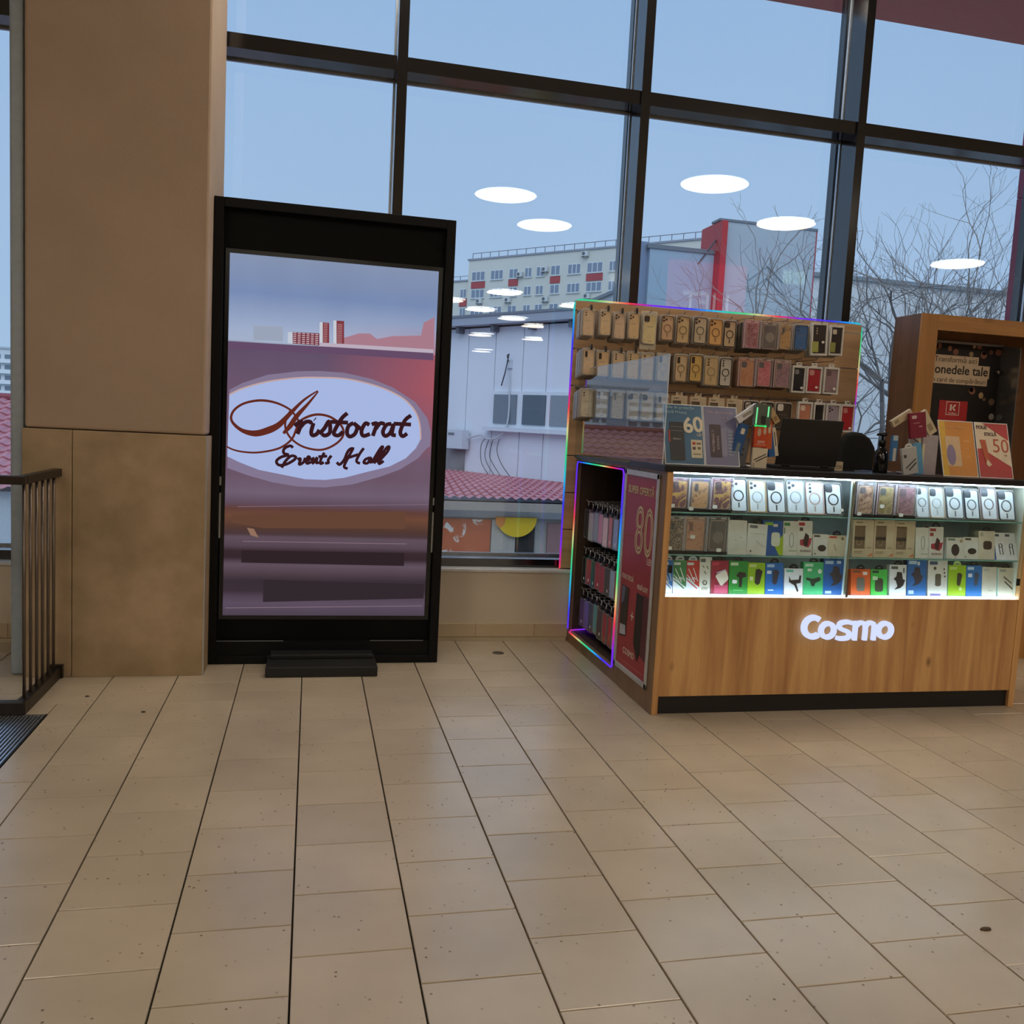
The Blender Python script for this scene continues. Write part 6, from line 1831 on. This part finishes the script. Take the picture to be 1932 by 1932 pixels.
for r_, (z0, z1) in enumerate(rows):
    for i, (a, b, n) in enumerate(spans):
        far_window(ap, a, b, z0, z1, n)
for i in (0, 2, 5, 7, 11):
    a, b, n = spans[i]
    MB().box(a - 0.05, b + 0.05, -0.12, 0.0, 19.45, 20.28).build('red_panel', mat('a2464c', 0.7), ap)
for z0, z1 in ((18.4, 19.6), (15.9, 17.1)):
    far_window(ap, -1.75, -0.7, z0, z1, 2, 0.6)
    far_window(ap, -4.6, -3.3, z0, z1, 2, 0.6)
MB().box(-1.85, -0.6, 0.48, 0.6, 17.25, 18.25).build('red_panel', mat('a2464c', 0.7), ap)


def air_con(sx, z, lb):
    d = Vector((0.64936, -0.76048, 0))
    p = Vector((19.965, 120.0, 0)) + d * sx + Vector((-0.76048, -0.64936, 0)) * 0.20
    t = thing('air_conditioner', lb, 'air conditioner', (p.x, p.y, z), (0, 0, math.atan2(-0.76048, 0.64936)), 'air conditioners on the apartment block')
    MB().box(-0.42, 0.42, -0.30, 0.12, 0, 0.60).build('housing', mat('c3c9c9', 0.5), t)
    MB().disc_y(-0.12, 0.30, 0.22, 0.22, -0.33, -0.301, 18).build('fan_grille', mat('59626a', 0.5), t)
    MB().box(-0.4, -0.34, -0.28, 0.14, -0.1, -0.001).box(0.34, 0.4, -0.28, 0.14, -0.1, -0.001).build('bracket', rl, t)


for sx, z, lb in ((2.3, 17.4, 'air conditioner under the first window column of the far block'), (7.1, 17.35, 'air conditioner under the second red panel of the far block'), (8.85, 20.5, 'air conditioner beside the third window column of the far block'), (13.0, 17.2, 'air conditioner under the sixth window column of the far block'),
                  (12.75, 20.9, 'air conditioner left of the third red panel of the far block'), (19.2, 17.3, 'air conditioner under the widest red panel of the far block'), (18.6, 22.4, 'air conditioner high at the roof edge of the far block')):
    air_con(sx, z, lb)

# --- white sheet-metal building across the yard
wb = thing('white_metal_building', 'white sheet-metal building with a ribbon window across the yard', 'building', (3.291, 22.0, 0), (0, 0, math.atan2(-0.83954, 0.54329)))
PANEL = mottled('white_sheet_metal', 'd4d8e2', 'dcdfe8', 0.6, 0.5)
seams = [-6.0, -4.2, -2.6, -1.0, 0.67, 1.61, 2.52, 3.27, 4.2, 5.0]
for a, b in zip(seams[:-1], seams[1:]):
    MB().box(a + 0.012, b - 0.012, 0.0, 0.05, GZ, 3.62).build('wall_panel', PANEL, wb)
MB().box(-6, 5.0, 0.051, 3.0, GZ, 3.60).build('wall_core', mat('8b93a2', 0.7), wb)
MB().box(-6.1, 5.1, -0.30, 3.1, 3.66, 3.87).build('eaves_gutter', mat('9aa2b0', 0.5), wb)
MB().box(-6.1, 5.1, -0.32, -0.28, 3.84, 3.90).build('gutter_lip', mat('6f7784', 0.5), wb)
for k in range(9):
    MB().box(-5.6 + 1.2 * k, -5.5 + 1.2 * k, -0.2, 0.0, 3.5, 3.66).build('gutter_bracket', mat('5d6470', 0.5), wb)
wf = MB().box(1.62, 4.9, -0.06, 0.0, 1.29, 2.13).build('ribbon_window', mat('d4dae2', 0.5), wb)
for x0, x1, c in ((1.72, 2.46, '6b7480'), (2.66, 3.36, '4f5a66'), (3.50, 4.22, '808890'), (4.36, 4.80, '6b7480')):
    MB().box(x0, x1, -0.09, -0.061, 1.38, 2.05).build('pane', mat(c, 0.12, spec=0.7), wf)
MB().box(1.50, 4.98, -0.22, 0.0, 1.20, 1.288).build('window_sill', mat('ccd2dc', 0.5), wb)
MB().box(-6, 0.72, -0.07, -0.001, -0.2, 1.14).build('grey_wall_patch', mottled('dirty_wall', '8d8f93', '6f7175', 1.5, 0.9), wb)
MB().box(2.05, 2.2, -0.07, 0, 2.66, 2.85).build('junction_plate', mat('c8ced8', 0.5), wb)
MB().tube([(2.15, -0.10, 2.80), (2.12, -0.12, 2.95), (2.18, -0.12, 2.98), (2.10, -0.14, 2.55), (1.98, -0.12, 2.25)], 0.014, 6).build('dangling_cable', mat('2c2e33', 0.6), wb)
bx = MB().box(0.36, 0.91, -0.30, -0.075, 0.72, 1.17).build('meter_box', mat('c4cad4', 0.5), wb)
MB().box(0.42, 0.62, -0.32, -0.301, 1.05, 1.10).build('box_slot', mat('6a707a', 0.5), bx)
cab = mat('b9bfc6', 0.5)
MB().tube(catmull([(2.16, -0.08, 2.6), (2.25, -0.1, 1.8), (2.22, -0.14, 1.3), (1.95, -0.14, 1.05), (1.60, -0.12, 1.0), (1.35, -0.12, 1.08), (0.95, -0.15, 0.98)], 6), 0.022, 6).build('white_cable', cab, wb)
for dx, sag in ((0.0, 0.1), (0.12, -0.05), (0.25, -0.1), (0.45, 0.0)):
    MB().tube(catmull([(1.55 + dx, -0.12, 1.02), (1.42 + dx * 1.2, -0.14, 0.75 + sag), (1.45 + dx * 1.5, -0.14, 0.45), (1.7 + dx * 1.6, -0.14, 0.18)], 5), 0.010, 5).build('thin_cable', mat('4c5058', 0.6), wb)

# --- low red roof in front of it, and the shop fronts under its eave
rf = thing('red_tile_roof', 'low pinkish red metal tile roof in the yard', 'roof', (0, 0, 0))


def tile_roof(mb, A, B, Cc, D, nu, nv, amp, step):
    """wavy sheet between eave A-B and top D-C, with stepped courses"""
    A, B, Cc, D = map(Vector, (A, B, Cc, D))
    sub = 6
    cols = nu * sub + 1
    vs, fs = [], []
    for j in range(nv):
        for e in (0, 1):
            v = (j + e) / nv
            for i in range(cols):
                u = i / (cols - 1)
                p = (A.lerp(B, u)).lerp(D.lerp(Cc, u), v)
                wv = amp * math.sin(2 * PI * i / sub)
                vs.append((p.x, p.y - 0.03 * abs(math.sin(PI * i / sub)) * (1 - e), p.z + wv + step * (1 - e)))
    for j in range(nv):
        b0, b1 = (2 * j) * cols, (2 * j + 1) * cols
        for i in range(cols - 1):
            fs.append((b0 + i, b0 + i + 1, b1 + i + 1, b1 + i))
        if j < nv - 1:
            b2 = (2 * j + 2) * cols
            for i in range(cols - 1):
                fs.append((b1 + i, b1 + i + 1, b2 + i + 1, b2 + i))
    mb._add(vs, fs)


m_ = MB()
tile_roof(m_, (0.6, 16.45, -0.085), (8.0, 16.7, -0.085), (6.35, 17.2, 0.12), (1.9, 24.1, 0.20), 40, 11, 0.022, 0.03)
m_.build('tile_sheet', mottled('faded_red_tile', 'c07e88', 'cf959d', 1.2, 0.6), rf)
MB().box(0.6, 8.0, 16.45, 16.55, -0.30, -0.14).build('fascia', mat('9a9188', 0.7), rf)
sh = thing('yard_shop_front', 'shabby shop front with orange wall under the red roof', 'shop', (3.0, 16.8, GZ))
MB().box(-2.4, 5.2, 0.0, 0.7, 0, 3.0).build('wall', mottled('grey_plaster', '8f8d88', 'a3a19c', 1.2, 0.9), sh)
MB().box(-2.4, 5.2, -0.05, -0.001, 2.74, 2.95).build('beam', mat('b0b2b4', 0.7), sh)
MB().box(-0.9, 0.45, -0.06, -0.001, 1.4, 2.70).build('orange_panel', two_tone('peeling_orange', 'b4562e', 'd8cfc4', 'noise', 3.0, 0.56, 0.60), sh)
MB().box(0.47, 0.95, -0.06, -0.001, 1.3, 2.70).build('pale_panel', mat('a9a49a', 0.8), sh)
MB().box(0.97, 1.35, -0.03, -0.001, 0.6, 2.70).build('dark_doorway', mat('2b2a28', 0.8), sh)
MB().box(1.6, 1.95, -0.06, -0.001, 1.2, 2.66).build('mesh_panel', mat('8f6e6e', 0.8), sh)
sg = MB()
n = 20
sg.prism([(0.95 + 0.40 * math.cos(-PI * k / n), 2.76 + 0.38 * math.sin(-PI * k / n)) for k in range(n + 1)], -0.14, -0.06)
sg.build('round_yellow_sign', mat('d9b520', 0.5), sh)
MB().prism([(0.62 + 0.1 * math.cos(-PI * k / 8), 2.76 + 0.2 * math.sin(-PI * k / 8)) for k in range(9)], -0.15, -0.141).build('sign_orange_edge', mat('cf7a24', 0.5), sh)
MB().quadbox((1.7, -0.4, 0.3), (3.4, -0.4, 1.5), (3.4, -0.4, 1.58), (1.7, -0.4, 0.38), (0, 0.03, 0)).quadbox((2.1, -0.42, 0.3), (3.6, -0.42, 1.15), (3.6, -0.42, 1.2), (2.1, -0.42, 0.35), (0, 0.03, 0)).build('ramp_rails', mat('c4c8cc', 0.5), sh)

# --- nearer red roof behind the column and the white screen house under it
r2 = thing('near_red_roof', 'pale red tiled roof seen left of the column', 'roof', (0, 0, 0))
m_ = MB()
tile_roof(m_, (-22, 15.0, -0.05), (-0.5, 15.0, -0.05), (-0.5, 19.0, 1.36), (-22, 19.0, 1.36), 100, 14, 0.022, 0.03)
m_.build('tile_sheet', mottled('faded_red_tile_near', 'c07e88', 'cf959d', 1.2, 0.6), r2)
MB().box(-22, -0.6, 15.2, 18.8, GZ, -0.10).build('wall', mat('b9c4cc', 0.7), r2)
MB().tube([(-22, 19.0, 1.39), (-0.5, 19.0, 1.39)], 0.07, 8).build('ridge_cap', mat('8f444e', 0.6), r2)

# --- far blocks to the left (also mirrored in the acrylic guard)
def far_block(x, y, w, h, lb, n, floors, rz=0.0):
    t = thing('far_apartment_block', lb, 'building', (x, y, GZ), (0, 0, rz))
    MB().box(-w / 2, w / 2, 0, 14, 0, h).build('wall', mat('cfd5da', 0.9), t)
    fh = h / (floors + 0.6)
    for f_ in range(floors):
        z = fh * (f_ + 0.35)
        MB().box(-w / 2 + 0.6, w / 2 - 0.6, -0.9, -0.001, z - 0.25, z + 0.75).build('balcony_band', mat('dfe4e8', 0.9), t)
        for k in range(n):
            x0 = -w / 2 + (k + 0.5) * w / n
            MB().box(x0 - w / n * 0.34, x0 + w / n * 0.34, -0.06, 0.0, z + 0.8, z + 0.8 + fh * 0.42).build('window', mat('6f7c88', 0.3), t)
    MB().box(-w / 2 - 0.3, w / 2 + 0.3, -0.3, 14.2, h, h + 0.5).build('parapet', mat('b4bcc2', 0.9), t)


far_block(-84, 250, 20, 17.5, 'far white apartment block mirrored in the acrylic guard', 7, 6)
far_block(-58, 250, 16, 13.5, 'lower far white block beside the mirrored one', 6, 5)
far_block(-78, 190, 24, 12.5, 'far hazy block seen left of the column', 8, 5)

# --- car dealer building with red fin and lettering
dl = thing('car_dealer_building', 'grey car dealer building with red fin and CITROEN lettering', 'building', (11.0, 30.0, GZ))
GREYP = mottled('pale_blue_grey_panel', '8b9bab', '97a7b6', 0.2, 0.5)
MB().box(0.4, 3.0, 0.0, 1.0, 0, 11.0).build('facade', mat('93aabb', 0.5), dl)
MB().box(0.0, 0.395, 0.2, 1.0, 0, 11.25).build('facade_end', mat('7286a0', 0.5), dl)
MB().box(-0.06, 0.0, 0.1, 0.3, 0, 11.25).build('red_edge', mat('93424e', 0.5), dl)
MB().box(0.3, 3.0, -0.05, 0.15, 11.0, 11.14).build('facade_cap', mat('66727c', 0.5), dl)
MB().box(2.83, 3.05, -0.5, 1.2, 0, 12.1).build('red_fin', mat('b3262e', 0.45), dl)
MB().box(3.051, 6.6, -0.3, 0.3, 0, 12.12).build('sign_slab', mottled('sign_grey', 'a2adb6', 'b0bac2', 0.4, 0.5), dl)
MB().box(2.8, 6.65, -0.34, 0.34, 12.121, 12.2).build('slab_cap', mat('6a7680', 0.5), dl)
MB().box(6.601, 6.66, -0.3, 0.3, 0, 12.12).build('red_edge', mat('a85058', 0.5), dl)
MB().quadbox((2.2, 0.0, 10.6), (2.26, 0.0, 10.6), (2.86, -0.1, 11.5), (2.80, -0.1, 11.5), (0, 0.06, 0)).build('brace', mat('4a4f56', 0.5), dl)
for dz in (0.0, 0.42):
    MB().prism([(4.05, 9.75 + dz), (4.75, 10.30 + dz), (5.45, 9.75 + dz), (5.45, 9.95 + dz), (4.75, 10.52 + dz), (4.05, 9.95 + dz)][::-1], -0.36, -0.305).build('chevron', mat('a9b4bd', 0.3), dl)
for k, ch in enumerate('CITROËN'):
    text('sign_letter', ch, 0.42, 3.78 + 0.28 * k, -0.33, 8.62 - 0.02 * k, mat('30363c', 0.5), dl, extrude=0.02)
gb = thing('grey_hall', 'plain light grey hall behind the bare trees', 'building', (18.0, 42.0, GZ))
MB().box(0, 40, 0, 20, 0, 13.0).build('wall', mottled('grey_hall_wall', 'c2c6c8', 'cccfd0', 0.2, 0.8), gb)
MB().box(-0.2, 40.2, -0.2, 20, 13.0, 13.2).build('roof_edge', mat('7c858c', 0.7), gb)

# --- bare trees
BARK = mottled('grey_bark', '6e6a68', '8d8680', 6, 0.9)


def bare_tree(x, y, h, seed, label, spread=0.72, levels=7, r0=0.13, base=GZ):
    rnd = random.Random(seed)
    t = thing('bare_tree', label, 'tree', (x, y, base), group='bare trees beyond the window')
    trunk, br, tw = MB(), MB(), MB()

    def grow(p, d, L, r, lv):
        k = 3
        pts, rr = [p], [r]
        for i in range(k):
            d = (d + Vector((rnd.uniform(-1, 1), rnd.uniform(-1, 1), rnd.uniform(-0.6, 0.8))) * 0.26).normalized()
            pts.append(pts[-1] + d * L / k)
            rr.append(r * (1 - 0.25 * (i + 1) / k))
        (trunk if lv == 0 else br if lv < 4 else tw).tube(pts, r, 6 if lv < 3 else 4 if lv < 5 else 3, radii=rr, caps=False)
        if lv >= levels:
            return
        n = 3 if lv < 3 else rnd.choice((2, 2, 3))
        for i in range(n):
            a = rnd.uniform(0, 2 * PI)
            s = spread * rnd.uniform(0.6, 1.35)
            side = d.orthogonal().normalized()
            side.rotate(Matrix.Rotation(a, 3, d))
            nd = (d + side * s + Vector((0, 0, 0.10))).normalized()
            start = pts[-1] if i < 2 else pts[2]
            grow(start, nd, L * rnd.uniform(0.62, 0.86), rr[-1] * (0.74 if i else 0.88), lv + 1)
    grow(Vector((0, 0, 0)), Vector((0.02, 0, 1)), h * 0.29, r0, 0)
    trunk.build('trunk', BARK, t)
    br.build('branches', BARK, t)
    tb = tw.build('twigs', BARK, t)
    tb['kind'] = 'stuff'


bare_tree(10.7, 15.2, 9.6, 3, 'bare tree left of the red pillar, beside the window mullion')
bare_tree(12.6, 15.8, 9.9, 11, 'wide bare tree in the middle of the right window')
bare_tree(14.3, 16.2, 11.0, 5, 'tallest bare tree next to the red pillar')
bare_tree(9.5, 17.0, 8.4, 17, 'small bare tree in front of the car dealer sign', r0=0.09)
